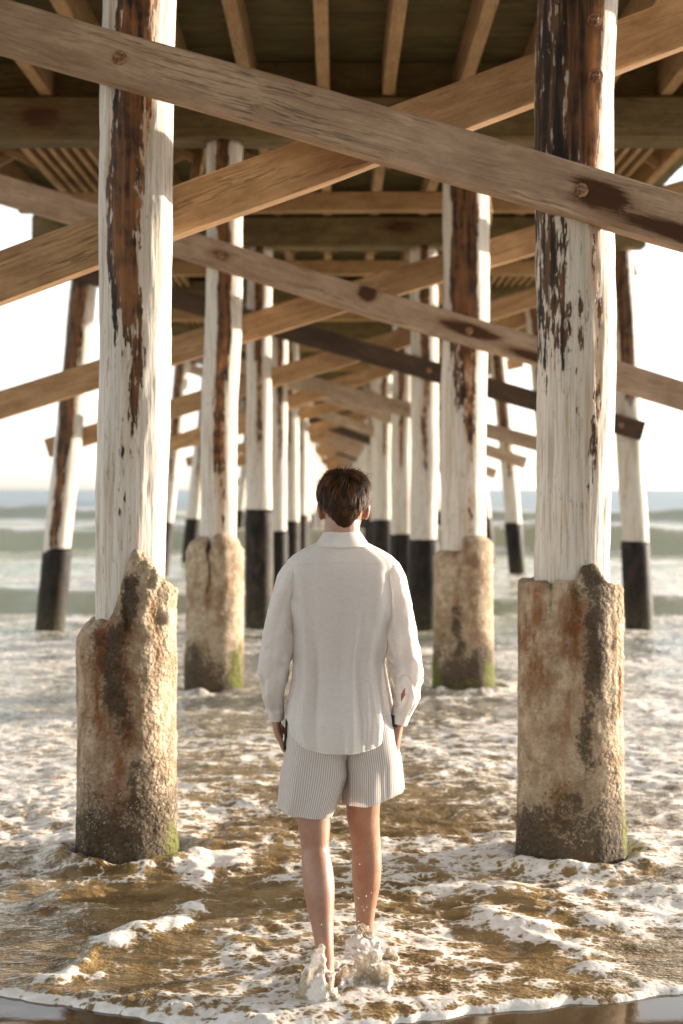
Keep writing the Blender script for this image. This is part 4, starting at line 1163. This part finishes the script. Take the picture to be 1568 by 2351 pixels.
def lumps(L, seed):
    """foam lumps: noisy ellipsoids"""
    out = []
    for j, (x, y, d, rx, rz) in enumerate(L):
        c = at(x, y, d); a = np.linspace(0, 2 * np.pi, 26, endpoint=False)[None, :]; b = np.linspace(-1.5, 1.5, 14)[:, None]
        D = np.stack([np.cos(a) * np.cos(b), np.sin(a) * np.cos(b), np.sin(b) + 0 * a], -1)
        w = 1 + .45 * fbm3(D[..., 0] * 2 + j, D[..., 1] * 2, D[..., 2] * 2, 3, seed + j)
        out.append((*loft(c + D * np.array((rx, rx * .8, rz)) * w[..., None]), {'foam': .6}))
    return out
pts = sheet([(776, 2215, 4.90), (783, 2170, 4.95), (800, 2143, 4.99), (830, 2138, 5.02), (858, 2165, 4.98), (880, 2200, 4.92), (899, 2240, 4.87), (904, 2275, 4.83), (893, 2304, 4.80)],
            [(768, 2326, 4.72), (782, 2318, 4.73), (800, 2308, 4.75), (818, 2298, 4.77), (836, 2288, 4.79), (850, 2284, 4.80), (862, 2290, 4.80), (870, 2298, 4.80), (878, 2308, 4.79)], .035, 3, 2600, .10, .0088)
# the curling lip of that sheet
for k in np.linspace(0, 1, 90):
    q = spline([at(838, 2262, 4.84), at(850, 2258, 4.83), at(864, 2275, 4.81), at(876, 2300, 4.79), at(888, 2312, 4.785), at(898, 2300, 4.79), at(905, 2272, 4.82), at(900, 2240, 4.87)], 90)[int(k * 89)]
    pts.append((q + rng.normal(0, .002, 3), .010 * rng.uniform(.7, 1.1)))
pts += sheet([(690, 2262, 4.74), (694, 2225, 4.75), (706, 2195, 4.76), (724, 2172, 4.75), (738, 2190, 4.735), (752, 2222, 4.725), (764, 2252, 4.72), (772, 2290, 4.71)],
             [(684, 2300, 4.71), (692, 2310, 4.70), (704, 2320, 4.69), (716, 2326, 4.68), (730, 2330, 4.67), (744, 2332, 4.67), (756, 2332, 4.67), (768, 2330, 4.67)], .018, 9, 900, .50, .0075)
pts += sheet([(850, 2172, 5.13), (868, 2162, 5.14), (890, 2160, 5.15), (908, 2178, 5.14), (914, 2200, 5.12)],
             [(848, 2206, 5.10), (866, 2222, 5.06), (884, 2226, 5.05), (900, 2224, 5.05), (914, 2216, 5.07)], .02, 14, 320, .35, .007)
for k in range(260):     # churned foam low on the water
    a_ = rng.uniform(0, 2 * np.pi); rr_ = rng.uniform(.02, .19) ** 1.0
    p = np.array((.015 + rr_ * 1.15 * math.cos(a_), -.14 + rr_ * math.sin(a_), rng.uniform(-.005, .03) * (1.2 - rr_ * 4)))
    pts.append((p, rng.uniform(.006, .017)))
sm = blob_mesh([(p, r * 1.3) for p, r in pts], .0045); sm.materials.clear(); sm.materials.append(M['splash'])
co = np.empty(len(sm.vertices) * 3, np.float32); sm.vertices.foreach_get('co', co); co = co.reshape(-1, 3)
set_attr(sm, 'foam', .47 + .70 * fbm3(co[:, 0] * 16, co[:, 1] * 16, co[:, 2] * 16, 3, 5))
sm.transform(Matrix.Translation((0, PD, 0))); sm.polygons.foreach_set('use_smooth', np.ones(len(sm.polygons), bool))
splash = add('water_splash', sm, None, label='white foamy splash thrown up around the walking feet', cat='splash')
ico = bmesh.new(); bmesh.ops.create_icosphere(ico, subdivisions=1, radius=1); ico.verts.ensure_lookup_table()
IV = np.array([v.co[:] for v in ico.verts]); IF = np.array([[v.index for v in f.verts] for f in ico.faces]); ico.free()
ds = []
g = np.random.default_rng(3)
for k in range(150):
    if k < 70: x, y = g.normal(800, 38), g.normal(2120, 48)
    else: x, y = g.normal(790, 80), g.normal(2230, 40)
    if y > 2290: continue
    ds.append((IV * g.uniform(.0007, .0024) * np.array((1, 1, g.uniform(.9, 1.5))) + at(x, y, g.uniform(4.7, 5.05)), [IF], {'foam': .8}))
V, Fs, A = join(ds)
add('droplets', mesh_np('droplets', V + np.array((0, PD, 0)), Fs, A, M['splash']), splash, kind='stuff')
